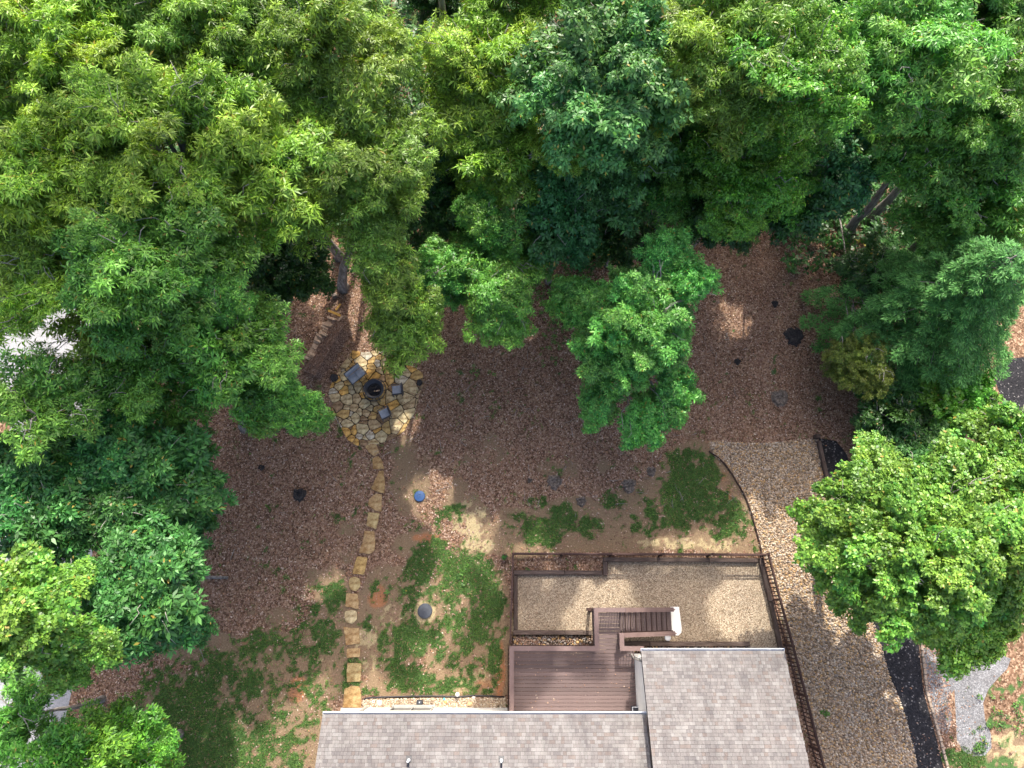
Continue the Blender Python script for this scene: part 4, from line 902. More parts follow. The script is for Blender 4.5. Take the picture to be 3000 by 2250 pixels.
# ------------------------------------------------------------------ stumps, wood
def stump(px, py, r, mat, label, h=.14, roots=5):
    q = P(px, py, h * .6); t_ = thing('tree_stump', label, 'stump', (q.x, q.y, 0))
    n = 22; ph = [1 + rnd.uniform(-.16, .16) + .12 * math.sin(3 * k * 2 * math.pi / n) for k in range(n)]
    vs = []; fs = []
    prof = [(1.25, 0), (1.05, h * .55), (.95, h), (.72, h * 1.02), (.45, h * .82), (.2, h * .7)]
    for r_, z in prof:
        for k in range(n): a = 2 * math.pi * k / n; vs.append((r * r_ * ph[k] * math.cos(a), r * r_ * ph[k] * math.sin(a), z + (rnd.uniform(-.025, .03) if z else 0)))
    for i in range(len(prof) - 1):
        for k in range(n): k2 = (k + 1) % n; fs.append((i * n + k, i * n + k2, (i + 1) * n + k2, (i + 1) * n + k))
    fs.append(tuple((len(prof) - 1) * n + k for k in range(n)))
    mb = MB().add(vs, fs); mb.build('stump_wood', mat, t_)
    for k in range(roots):
        a = 2 * math.pi * k / roots + rnd.uniform(-.4, .4); l = r * rnd.uniform(1.15, 1.5)
        mb = MB(); mb.tube([(r * .8 * math.cos(a), r * .8 * math.sin(a), .07), (l * .8 * math.cos(a), l * .8 * math.sin(a), .035), (l * math.cos(a + .2), l * math.sin(a + .2), -.01)], [.06, .035, .012], 7); mb.build('root', mat, t_)
stump(1624, 1411, .30, M['stumptop'], 'hollow rotten stump in the leaves above the grass patches')
stump(1843, 1421, .28, M['stumptop'], 'weathered stump beside the small round grass patch')
stump(1704, 1468, .20, M['stumptop'], 'low pale stump left of the small round grass patch')
stump(1908, 1380, .20, M['stumptop'], 'faint low stump near the tip of the big lawn patch', .09)
stump(875, 1448, .26, M['stumpdark'], 'black stump in the leaves left of the stone path', .2)
stump(2328, 984, .42, M['stumpdark'], 'wide dark stump in the leaves below the right woodpile')
stump(2285, 1165, .36, M['stumptop'], 'crumbling grey stump above the cobbles')
stump(2271, 889, .15, M['stumpdark'], 'small dark stump nearest the woods on the right', .08, 3)
stump(2161, 1059, .14, M['stumpdark'], 'small dark stump between the central tree and the wide stump', .08, 4)
stump(765, 1370, .12, M['stumpdark'], 'small dark stump above left of the black stump', .07, 4)
stump(1552, 1407, .10, M['stumptop'], 'smallest low stump left of the hollow stump', .07, 3)
# fallen pieces
def log(px0, py0, px1, py1, r, mat, label, z=.08, cat='log'):
    a = P(px0, py0, z); b = P(px1, py1, z); mb = MB(); m_ = a.lerp(b, .5) + Vector((0, 0, .01)); mb.tube([a, m_, b], [r, r * .92, r * .8], 9); o = mb.build('log', mat); tag(o, lab_ if False else label, cat); return o
log(605, 1691, 668, 1692, .085, M['bark'], 'short grey log poking out beyond the lower left tree')
log(823, 1240, 880, 1243, .12, M['bark'], 'short thick log under the edge of the left tree, left of the patio', .12)
log(675, 1640, 688, 1605, .015, M['twig'], 'thin bent bare twig on the leaves left of the path', .03, 'twig')
log(586, 1900, 600, 1940, .015, M['twig'], 'thin bare twig on the dark lawn below the lower left tree', .03, 'twig')
def plank(px0, py0, px1, py1, w, z, mat, label, cat='plank'):
    a = P(px0, py0, z); b = P(px1, py1, z); mb = MB(); mb.bar(a, b, w, .05); o = mb.build('plank', mat); tag(o, label, cat); return o
plank(962, 910, 998, 925, .12, .5, M['goldwood'], 'pale golden plank pointing left off the wood heap'); plank(998, 890, 984, 908, .10, .45, M['goldwood'], 'orange plank standing up from the wood heap')
plank(1000, 912, 970, 925, .11, .35, M['wood'], 'brown plank lying across the golden planks'); plank(990, 940, 1004, 925, .10, .5, M['wood'], 'grey brown plank at the top of the firewood row')
plank(1006, 926, 1016, 928, .12, .3, M['wood'], 'short block right of the planks')
q = P(980, 866, .2); mb = MB(); mb.box((q.x, q.y, .15), (.24, .18, .3), .5, bev=.02); tag(mb.build('wood_block', M['stumptop']), 'square grey wood block beside the tall trunk', 'wood block')
# firewood row under a leaf covered sheet
fw = thing('firewood_stack', 'long row of split firewood under a leaf covered brown sheet beside the patio', 'firewood stack', (0, 0, 0))
A = P(992, 940, .6); B = P(905, 1090, .6)
nseg = 26; wv = []; fs = []
dirv = (B - A); dirv.z = 0; Ls = dirv.length; dirv.normalize(); nv = Vector((-dirv.y, dirv.x, 0))
if nv.x < 0: nv = -nv
prof = [(-.42, 0), (-.38, .3), (-.2, .46), (.1, .47), (.34, .33), (.5, .12), (.68, 0)]
for i in range(nseg + 1):
    p = A + dirv * (Ls * i / nseg); e = min(1, min(i, nseg - i) / 3 + .25)
    for (u, z) in prof: wv.append(Vector((p.x, p.y, 0)) + nv * (u * (.8 + .2 * e) + rnd.uniform(-.05, .05)) + Vector((0, 0, z * e * (1 + rnd.uniform(-.14, .14)))))
m_ = len(prof)
for i in range(nseg):
    for k in range(m_ - 1): fs.append((i * m_ + k, i * m_ + k + 1, (i + 1) * m_ + k + 1, (i + 1) * m_ + k))
MB().add(wv, fs).build('cover_sheet', M['litterpile'], fw, True)
for i in range(19):
    p = A + dirv * (Ls * (i + .3) / 19 * .82) - nv * rnd.uniform(.40, .54); zz = rnd.uniform(.34, .5); l = rnd.uniform(.36, .48)
    a_ = Vector((p.x, p.y, zz)) - nv * l / 2; b_ = Vector((p.x, p.y, zz + .03)) + nv * l / 2 + dirv * rnd.uniform(-.06, .06)
    mb = MB(); mb.bar(a_, b_, rnd.uniform(.09, .15), rnd.uniform(.08, .14)); mb.build('split_log', M['wood'], fw)
    if i % 2: mb = MB(); mb.bar(a_ - Vector((0, 0, .2)) + dirv * .08, b_ - Vector((0, 0, .2)), .12, .12); mb.build('split_log', M['wood'], fw)
fw2 = thing('firewood_stack', 'small heap of split logs against the conifer on the right', 'firewood stack', (0, 0, 0))
for (x0, y0, x1, y1) in ((2430, 851, 2444, 850), (2432, 857, 2447, 857), (2434, 870, 2455, 866), (2435, 874, 2450, 872), (2436, 882, 2458, 880), (2440, 888, 2460, 890), (2431, 863, 2450, 862)):
    a_ = P(x0, y0, .3); b_ = P(x1, y1, .32); mb = MB(); mb.bar(a_, b_, .09, .09); mb.build('split_log', M['wood'], fw2)
plank(2381, 898, 2401, 896, .1, .05, M['wood'], 'pale piece of split wood lying alone in the leaves on the right', 'wood piece')
plank(2403, 979, 2409, 987, .06, .05, M['wood'], 'small upper splinter of pale wood right of the wide dark stump', 'wood piece'); plank(2404, 1013, 2414, 1024, .08, .05, M['wood'], 'lower splinter of pale wood right of the wide dark stump', 'wood piece')

# ------------------------------------------------------------------ trees
SP = {  # leaves per rosette, length, width, gravity, colours (base, light), rosettes per m2, bough scale
 'oak':     dict(n=8, L=.27, W=.058, dr=.25, c=((.10, .23, .022), (.37, .57, .07)), dens=13.5, mat='leaf', bs=1.0),
 'oakdark': dict(n=8, L=.25, W=.054, dr=.3, c=((.085, .175, .022), (.25, .41, .055)), dens=13.5, mat='leaf', bs=1.0),
 'green':   dict(n=8, L=.22, W=.058, dr=.3, c=((.055, .18, .03), (.19, .43, .06)), dens=16, mat='leaf', bs=.95),
 'hickory': dict(n=6, L=.23, W=.095, dr=.45, c=((.045, .16, .042), (.14, .32, .08)), dens=14, mat='leaf', bs=.95),
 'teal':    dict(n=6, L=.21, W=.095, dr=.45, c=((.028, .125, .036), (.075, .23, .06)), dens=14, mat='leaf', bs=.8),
 'whorl':   dict(n=7, L=.26, W=.10, dr=.12, c=((.03, .13, .035), (.085, .26, .055)), dens=12.5, mat='leaf', bs=.9),
 'beech':   dict(n=5, L=.145, W=.062, dr=.5, c=((.045, .17, .02), (.19, .42, .04)), dens=32, mat='leaf', bs=.9),
 'magnolia':dict(n=7, L=.16, W=.052, dr=.1, c=((.045, .21, .04), (.19, .46, .085)), dens=34, mat='leaf', bs=.6),
 'maple':   dict(n=5, L=.145, W=.095, dr=.25, c=((.055, .19, .025), (.22, .39, .055)), dens=34, mat='leaf', bs=.62),
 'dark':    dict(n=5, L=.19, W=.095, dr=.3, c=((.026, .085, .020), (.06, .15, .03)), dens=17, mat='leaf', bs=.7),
 'olive':   dict(n=6, L=.09, W=.03, dr=.1, c=((.08, .13, .02), (.19, .25, .04)), dens=90, mat='leaf', bs=.42),
 'vine':    dict(n=4, L=.14, W=.13, dr=.2, c=((.07, .22, .02), (.14, .34, .035)), dens=36, mat='leaf', bs=.5),
}
NL = [0]
def norm(a): return a / np.maximum(np.linalg.norm(a, axis=1, keepdims=True), 1e-9)
def rosettes(c, ax, sp, r, lightness, ls=1.0):
    n = sp['n']; N = len(c)
    ax = norm(ax); ref = norm(r.normal(size=(N, 3))); u = norm(np.cross(ax, ref)); v_ = np.cross(ax, u)
    ph = (np.arange(n)[None] * 2 * np.pi / n + r.uniform(0, 6.28, (N, 1)) + r.normal(0, .25, (N, n)))
    d = u[:, None] * np.cos(ph)[..., None] + v_[:, None] * np.sin(ph)[..., None]
    th = r.normal(.25, .35, (N, n))[..., None]
    d = d * np.cos(th) + ax[:, None] * np.sin(th); d[..., 2] -= sp['dr']; d /= np.linalg.norm(d, axis=2, keepdims=True)
    s_ = np.cross(d, np.broadcast_to(ax[:, None], d.shape)); s_ += r.normal(0, .25, s_.shape); s_ /= np.maximum(np.linalg.norm(s_, axis=2, keepdims=True), 1e-6)
    sz = ls * r.uniform(.65, 1.2, (N, 1, 1)) * r.uniform(.8, 1.15, (N, n, 1)); Ln = sp['L'] * sz; Wd = sp['W'] * sz * .5
    b0 = c[:, None] + d * .015
    mid = b0 + d * Ln * .5; tip = b0 + d * Ln; tip[..., 2] -= Ln[..., 0] * .16
    V = np.stack([b0, mid + s_ * Wd, tip, mid - s_ * Wd], 2).reshape(-1, 4, 3)
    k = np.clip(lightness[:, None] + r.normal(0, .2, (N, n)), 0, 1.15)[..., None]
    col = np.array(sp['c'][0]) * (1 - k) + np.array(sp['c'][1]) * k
    col = col * r.uniform(.55, 1.35, (N, n, 1)) * r.uniform(.8, 1.2, (N, 1, 1)); yl = r.random((N, n)) < .012; col[yl] = np.array([.32, .26, .05])
    return V, col.reshape(-1, 3)
BOUGH = {}
def bough_mesh(spn, vi):
    """one leafy bough about 3 m long growing along +X, made of clumps of rosettes; trees share these meshes"""
    if (spn, vi) in BOUGH: return BOUGH[spn, vi]
    sp = SP[spn]; bs = sp['bs']; r = np.random.default_rng(abs(hash((len(spn) * 31 + ord(spn[0]), vi))) % 99991); Vs = []; Cs = []
    nc = 15
    for i in range(nc):
        t = (i + .5) / nc; x = -1.15 + 2.3 * t + r.normal(0, .1); wdt = .85 * math.sin(min(1, t * 1.15 + .18) * 2.6) + .1
        lc = np.array([x, r.uniform(-1, 1) * wdt, r.uniform(-.22, .3) + .12 * math.sin(t * 3) - .18 * t * t]); lr = r.uniform(.34, .58)
        n = int(sp['dens'] * bs * bs * 2 * math.pi * lr * lr * 1.15) + 3
        d = norm(r.normal(size=(n, 3))); d[:, 2] = np.where(d[:, 2] < -.2, -d[:, 2], d[:, 2])
        rad = lr * (r.random(n) ** .35) * (1 + .25 * np.sin(d[:, 0] * 6 + i) * np.sin(d[:, 1] * 6 + i * 2))
        p = lc + d * rad[:, None] * np.array([1, 1, .62]); ax = d * .8 + np.array([.15, 0, .75]) + r.normal(0, .3, (n, 3))
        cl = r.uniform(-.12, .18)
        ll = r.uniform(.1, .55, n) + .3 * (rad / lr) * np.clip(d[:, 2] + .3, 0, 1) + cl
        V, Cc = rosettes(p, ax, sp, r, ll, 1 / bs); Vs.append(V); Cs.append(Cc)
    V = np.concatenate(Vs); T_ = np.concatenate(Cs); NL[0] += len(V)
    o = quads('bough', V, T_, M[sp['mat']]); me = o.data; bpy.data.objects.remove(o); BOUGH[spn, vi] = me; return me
def limb_path(a, b, r_, seg=5, wob=.12):
    a = Vector(a); b = Vector(b); pts = []; L_ = (b - a).length
    for i in range(seg + 1):
        t = i / seg; p = a.lerp(b, t); p.z += math.sin(t * 3.14) * L_ * .08
        if 0 < i < seg: p += Vector((r_.uniform(-1, 1), r_.uniform(-1, 1), r_.uniform(-1, 1))) * L_ * wob * .35
        pts.append(p)
    return pts
def ylim(x):
    """southern edge of the woods where trunks may stand (display units)"""
    for x0, y0 in ((300, 2000), (430, 1000), (560, 900), (640, 700), (760, 610), (1500, 590), (1640, 520), (1800, 490)):
        if x < x0: return y0
    return 2000
def todisp(q):
    c, s_ = math.cos(TILT), math.sin(TILT); dz = q.z - H; y = q.y * c + dz * s_; z = -q.y * s_ + dz * c
    return ((q.x / -z * FPX) + 1500) * 2212 / 3000, (1125 - y / -z * FPX) * 2212 / 3000
def tree(px, py, rd, ztop, sp, label, vh=1.0, name='tree', cat='tree', nb=None, base=None, tr=.2, q=1.0, bare=3, low=.45, extra=None, disp=True, seed=None, trunk=True, group=None, wpos=None):
    seed = seed if seed is not None else int(px * 7 + py * 13 + 5000) % 9999
    r_ = random.Random(seed); f = D if disp else P; bs = SP[sp]['bs']
    zc_0 = ztop * .78; c0 = f(px, py, zc_0); sc = abs((f(px + 10, py, zc_0) - c0).x) / 10; R = rd * sc * 1.1; Hh = min(R * vh, ztop * .46); zc1 = ztop - Hh; c0 = f(px, py, zc1 + Hh * .3)
    if wpos: R = wpos[2]; Hh = R * vh; zc1 = ztop - Hh; c0 = Vector((wpos[0], wpos[1], 0)); base = None
    if base is not None: base_p = f(base[0], base[1], 0)
    else:
        base_p = Vector((c0.x, c0.y, 0)); bx, by = todisp(base_p); yl = ylim(bx)
        if wpos is None and yl < 2000 and yl < by < 1010: base_p = D(bx, yl - 10 - r_.uniform(0, 60), 0)
    t_ = thing(name, label, cat, base_p, 0, group); Ce = Vector((c0.x, c0.y, zc1)) - base_p
    crown = bpy.data.objects.new('crown', None); C.objects.link(crown); crown.parent = t_
    boughs = []
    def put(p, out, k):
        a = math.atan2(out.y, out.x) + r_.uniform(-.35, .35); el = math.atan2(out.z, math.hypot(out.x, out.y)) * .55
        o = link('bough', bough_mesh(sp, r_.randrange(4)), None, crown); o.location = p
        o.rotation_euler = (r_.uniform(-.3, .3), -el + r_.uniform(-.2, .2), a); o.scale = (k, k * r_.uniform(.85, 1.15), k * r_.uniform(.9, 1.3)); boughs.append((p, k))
    nb = nb or int((6 + 2.25 * (R / bs) ** 2) * q)
    for i in range(nb):
        best = None
        for _ in range(14):
            u = r_.uniform(-low, 1); a = r_.uniform(0, 2 * math.pi); rr_ = r_.uniform(.5, .8); cu = math.sqrt(max(0, 1 - u * u))
            dv = Vector((cu * math.cos(a), cu * math.sin(a), u)); p = Ce + Vector((R * rr_ * dv.x, R * rr_ * dv.y, Hh * rr_ * dv.z))
            dm = min([(p - b_[0]).length for b_ in boughs] + [9])
            if best is None or dm > best[0]: best = (dm, p, dv)
        put(best[1], best[2], bs * r_.uniform(.75, 1.15))
    for (ex, ey, erd, ez) in (extra or []):
        e = f(ex, ey, ez) - base_p; er = erd * abs((f(ex + 10, ey, ez) - f(ex, ey, ez)).x) / 10; k = max(.55, min(bs * 1.1, er * .75)); nn = max(3, int(2.2 * (er / k) ** 2 + 3))
        for i in range(nn):
            o_ = Vector((r_.uniform(-1, 1), r_.uniform(-1, 1), r_.uniform(-.7, .5))); o_ = o_ * (er * .62) / max(1, o_.length); put(e + o_, (e + o_ - Ce), k * r_.uniform(.8, 1.1))
    if trunk:
        top = Ce + Vector((0, 0, Hh * .2)); mb = MB(); pts = [Vector((0, 0, -.1)), Vector((0, 0, .35))] + [Vector((0, 0, .35)).lerp(top, k / 6) + Vector((r_.uniform(-1, 1), r_.uniform(-1, 1), 0)) * tr * .5 for k in range(1, 7)]
        rad = [tr * 1.7, tr * 1.15] + [tr * (1 - .75 * k / 6) for k in range(1, 7)]
        mb.tube(pts, rad, 10); mb.build('trunk', M['bark'], t_, True)
        pick = r_.sample(boughs, min(len(boughs), 10))
        for l in pick:
            z0 = max(.8, min(l[0].z - R * .5, top.z * .9)); kk = z0 / max(top.z, .1); a_ = Vector((0, 0, 0)).lerp(top, kk)
            b_ = l[0] + Vector((0, 0, .1)); mb = MB(); pts = limb_path(a_, b_, r_); mb.tube(pts, [tr * .34 * (1 - .8 * i / 5) + .008 for i in range(6)], 7)
            for _ in range(bare):
                e = Vector((r_.uniform(-1, 1), r_.uniform(-1, 1), r_.uniform(.2, .75))).normalized() * l[1] * 1.25; s0 = pts[r_.choice([3, 4])]
                mb.tube(limb_path(s0, l[0] + e, r_, 4, .3), [.032, .024, .017, .012, .006], 5)
            mb.build('limb', M['twig'], t_, True)
    return t_

TREES = [
 # upper left group of tall yellow green oaks
 dict(px=110, py=90, rd=215, ztop=17, sp='oak', label='bright yellow green oak filling the upper left corner', tr=.28),
 dict(px=90, py=380, rd=180, ztop=15.5, sp='oak', label='bright oak at the left edge just below the corner oak', tr=.26),
 dict(px=350, py=290, rd=185, ztop=16.5, sp='oak', label='tall bright oak with bare grey limbs right of the corner oak', tr=.28, bare=6),
 dict(px=420, py=30, rd=170, ztop=16, sp='oakdark', label='darker oak at the top edge between the bright corner oak and the olive oak', tr=.26, bare=5),
 dict(px=560, py=340, rd=130, ztop=14.5, sp='oak', label='bright oak right of the bare limbed oak, above the dark maple understory', tr=.22),
 dict(px=690, py=100, rd=160, ztop=15.5, sp='oakdark', label='olive green oak at the top edge left of the dark gap', tr=.24),
 dict(px=790, py=330, rd=110, ztop=13.5, sp='oakdark', label='olive green oak left of the dark understory gap, on the tall trunk behind the patio', tr=.24, base=(742, 622), extra=[(840, 590, 75, 10), (880, 690, 62, 8.6), (800, 500, 60, 11)]),
 dict(px=330, py=560, rd=155, ztop=15, sp='green', label='green oak in the middle of the left woods above the grey driveway', tr=.24),
 dict(px=515, py=735, rd=88, ztop=12, sp='green', label='bright green oak whose crown overhangs the left rim of the patio', tr=.26, base=(532, 922), extra=[(640, 860, 55, 9.5), (560, 850, 55, 9), (480, 640, 50, 12), (460, 800, 60, 9.5)]),
 dict(px=110, py=620, rd=125, ztop=13, sp='oak', label='loose oak over the pale driveway at the left edge', tr=.22, q=.6, bare=6),
 dict(px=320, py=800, rd=120, ztop=10.5, sp='green', label='deep green oak between the driveway and the shaded log', tr=.26, base=(250, 930), q=.85),
 dict(px=110, py=850, rd=95, ztop=11.5, sp='green', label='thin green oak over the driveway with a thick dark trunk', tr=.3, base=(140, 888), q=.55),
 # lower left
 dict(px=270, py=1040, rd=140, ztop=9.5, sp='whorl', label='broad dark green hickory with whorled leaves left of the leaf litter', tr=.24, vh=.6, extra=[(430, 1060, 45, 7), (400, 1140, 50, 6)]),
 dict(px=90, py=1060, rd=120, ztop=9.5, sp='whorl', label='dark green hickory at the left edge below the thin oak', tr=.22, vh=.6),
 dict(px=300, py=1270, rd=98, ztop=10, sp='whorl', label='fresh green hickory standing over the upper end of the dark lawn', tr=.24, vh=.7, base=(330, 1250), extra=[(420, 1350, 38, 6.5), (300, 1370, 40, 6)]),
 dict(px=15, py=1330, rd=110, ztop=13, sp='maple', label='sunlit light green maple at the left edge above the pale driveway', tr=.2, extra=[(190, 1400, 36, 10), (140, 1450, 40, 9), (150, 1250, 26, 10)]),
 dict(px=10, py=1560, rd=70, ztop=7.5, sp='green', label='loose dark tree over the pale driveway in the lower left corner', tr=.12, q=.5, bare=4),
 dict(px=200, py=1660, rd=120, ztop=8.5, sp='beech', label='small leaved green tree cut by the bottom edge at the lower left', tr=.14, q=.75, extra=[(340, 1610, 32, 6.5)]),
 # understory
 dict(px=600, py=555, rd=95, ztop=6, sp='dark', label='dark understory maple beside the tall leaning trunk', tr=.1, vh=.6),
 dict(px=930, py=300, rd=95, ztop=8.5, sp='dark', label='dark understory tree deep in the gap near the top', tr=.1, vh=.6, q=.8),
 dict(px=920, py=430, rd=80, ztop=7.5, sp='dark', label='dark understory tree below the gap', tr=.08, vh=.6, q=.8),
 dict(px=970, py=590, rd=58, ztop=7.5, sp='magnolia', label='small bright green tree between the two hanging oak crowns', tr=.1, vh=.9),
 dict(px=1560, py=455, rd=70, ztop=7.5, sp='dark', label='dark understory tree under the dark green oak above the lit central tree', tr=.08, vh=.8),  # low tree added to keep sun off the right clearing
 dict(px=1720, py=420, rd=70, ztop=8, sp='dark', label='dark understory tree under the right side of the large beech', tr=.08, vh=.8),  # second low tree added to shade the right clearing
 dict(px=1330, py=500, rd=70, ztop=4.5, sp='dark', label='low dark understory tree behind the central lit tree', tr=.07, vh=.6),
 # centre
 dict(px=1070, py=130, rd=115, ztop=12.5, sp='oak', label='yellow green oak right of the dark gap at the top', tr=.24, bare=6, extra=[(960, 90, 35, 12)]),
 dict(px=1080, py=330, rd=95, ztop=10, sp='oak', label='mottled oak above the hanging crown in the centre', tr=.2, extra=[(990, 290, 36, 9.5), (1210, 320, 45, 10)], bare=5),
 dict(px=1072, py=560, rd=76, ztop=8, sp='green', label='narrow oak whose crown hangs down over the leaf litter in the centre', tr=.16, vh=1.2, extra=[(1082, 700, 54, 6.5), (1075, 630, 56, 7.5), (1030, 470, 45, 8)]),
 dict(px=1290, py=150, rd=155, ztop=15.5, sp='hickory', label='large blue green hickory at the top centre', tr=.24),
 dict(px=1330, py=350, rd=105, ztop=10, sp='hickory', label='blue green hickory left of the small leaved tree', tr=.2),
 dict(px=1215, py=455, rd=78, ztop=8.5, sp='teal', label='dark teal tree over the slim grey trunk in the centre', tr=.14, base=(1184, 608), vh=1.0),
 dict(px=1540, py=90, rd=150, ztop=15.5, sp='oakdark', label='dull green oak at the top right of centre', tr=.24),
 dict(px=1730, py=130, rd=110, ztop=15.5, sp='beech', label='bright small leaved beech at the top, left of the dark column', tr=.2),
 dict(px=1470, py=330, rd=100, ztop=9.5, sp='green', label='dark green oak between the blue green hickory and the beech', tr=.2),
 dict(px=1640, py=340, rd=125, ztop=11, sp='beech', label='large beech with hanging bright tips above the right clearing', tr=.24, extra=[(1580, 480, 50, 9)]),
 dict(px=1810, py=350, rd=75, ztop=9, sp='teal', label='shaded teal tree between the beech and the dark right woods', tr=.14),
 dict(px=1970, py=100, rd=135, ztop=15.5, sp='green', label='dark green oak at the top right with one pale bare branch', tr=.24, bare=5),
 dict(px=2150, py=180, rd=140, ztop=13, sp='green', label='green oak at the right edge near the top', tr=.24),
 dict(px=1975, py=310, rd=110, ztop=10, sp='green', low=.05, label='dark oak on the leaning pale trunk above the right clearing', tr=.26, base=(1826, 510)),
 dict(px=2120, py=410, rd=135, ztop=9.5, sp='green', label='dull green oak at the right edge above the conifer', tr=.22),
 dict(px=1885, py=575, rd=45, ztop=3.5, sp='dark', label='low dark shrub at the foot of the leaning pale trunk', tr=.06, name='shrub', cat='shrub'),
 # lit trees in the yard
 dict(px=1370, py=700, rd=128, ztop=9.5, sp='magnolia', label='sunlit glossy green tree standing alone in the middle of the leaf litter', tr=.16, vh=1.1, q=1.35, base=(1300, 780), extra=[(1450, 550, 60, 8.5), (1500, 620, 36, 8.5), (1390, 900, 52, 5), (1290, 880, 40, 4.5), (1245, 650, 42, 6), (1470, 860, 45, 5.5)]),
 dict(px=1970, py=1180, rd=200, ztop=10.5, sp='maple', label='large sunlit yellow green maple over the cobbles at the right', tr=.24, vh=.8, extra=[(2060, 1010, 60, 8.5), (1890, 980, 26, 7), (2080, 1380, 80, 5.5), (1770, 1130, 40, 6), (2180, 1150, 80, 9), (1870, 1020, 30, 7.5), (2140, 1320, 60, 6), (2200, 1250, 50, 7), (2195, 1040, 60, 8)]),
 dict(px=2190, py=950, rd=66, ztop=7.5, sp='maple', label='yellow green tree at the right edge between black asphalt and the large maple', tr=.12, q=.9),
 dict(px=1865, py=785, rd=66, ztop=4.2, sp='olive', label='olive yellow feathery shrub below the conifer', tr=.05, name='shrub', cat='shrub', vh=.8),
 dict(px=1925, py=885, rd=66, ztop=3.0, sp='dark', label='dark round shrub beside the leaf litter edge under the conifer', tr=.05, name='shrub', cat='shrub', vh=.7),
 dict(px=1960, py=960, rd=60, ztop=2.8, sp='hickory', label='blue green shrub between the dark shrub and the large maple', tr=.05, name='shrub', cat='shrub', vh=.7),
 dict(px=2070, py=860, rd=78, ztop=3.5, sp='vine', label='patch of bright green round leaved vine left of the black asphalt', tr=.04, name='vine', cat='vine', vh=.45),
 dict(px=2000, py=1060, rd=56, ztop=2.5, sp='hickory', label='low blue green shrub tucked under the top of the large maple', tr=.04, name='shrub', cat='shrub', vh=.7),
]
# the next row of the same woods, along and just beyond the top of the picture
for (x, y_, rd_, zt, sp_, q_, lab) in (
    (230, -40, 120, 15.5, 'oak', 1, 'oak crown cut by the top edge above the bare limbed oak'), (560, -60, 120, 15, 'oakdark', 1, 'olive oak crown cut by the top edge left of the olive oak'),
    (1130, -110, 120, 14, 'oak', .9, 'oak of the back row behind the yellow green oak'),
    (960, -30, 70, 8, 'dark', .9, 'dark low tree filling the dark gap at the top edge'), (1400, -60, 110, 14, 'hickory', 1, 'blue green crown cut by the top edge right of the large hickory'),
    (1640, -70, 100, 14, 'green', 1, 'green crown cut by the top edge left of the beech'),
    (1840, -60, 100, 12, 'teal', 1, 'shaded teal crown at the top edge in the dark column'), (2060, -80, 120, 14, 'green', 1, 'green crown cut by the top edge in the upper right corner'),
    (2210, -10, 80, 13, 'green', 1, 'small green crown at the very upper right corner'), (1850, 150, 60, 9, 'dark', .9, 'dark low tree inside the dark column at the upper right'), (1240, -160, 110, 13, 'green', 1, 'green crown of the back row between yellow green oak and hickory'),
    (1500, -170, 120, 13, 'green', 1, 'green crown of the back row behind the dull green oak'), (1760, -180, 120, 13, 'green', 1, 'green crown of the back row behind the beech')):
    TREES.append(dict(px=x, py=y_, rd=rd_, ztop=zt, sp=sp_, q=q_, label=lab))
for (x, y_, r_, zt, q_, lab) in ((4.6, 24.5, 3.2, 32, .6, 'tallest oak of the deep woods behind the large hickory'), (11.2, 25, 2.4, 29.5, .5, 'very tall oak of the deep woods behind the beech'), (-17.5, 24.5, 2.4, 29, .8, 'very tall oak of the deep woods behind the corner oak'),
                              (-2.9, 24, 2.5, 28.5, .8, 'very tall oak of the deep woods behind the dark gap'), (-7.5, 24.5, 2.8, 31, .8, 'very tall oak of the deep woods behind the olive oak'), (-12.8, 25, 2.9, 31.5, .8, 'very tall oak of the deep woods behind the bare limbed oak')):
    TREES.append(dict(px=x * 10, py=y_, rd=100, ztop=zt, sp='oakdark', q=q_, label=lab, wpos=(x, y_, r_), bare=1, low=.9, vh=1.35 if zt > 31 else 1.0))  # unseen tall crowns, added and shaped to shade lawn, gravel and deck
for T in TREES: tree(**T)

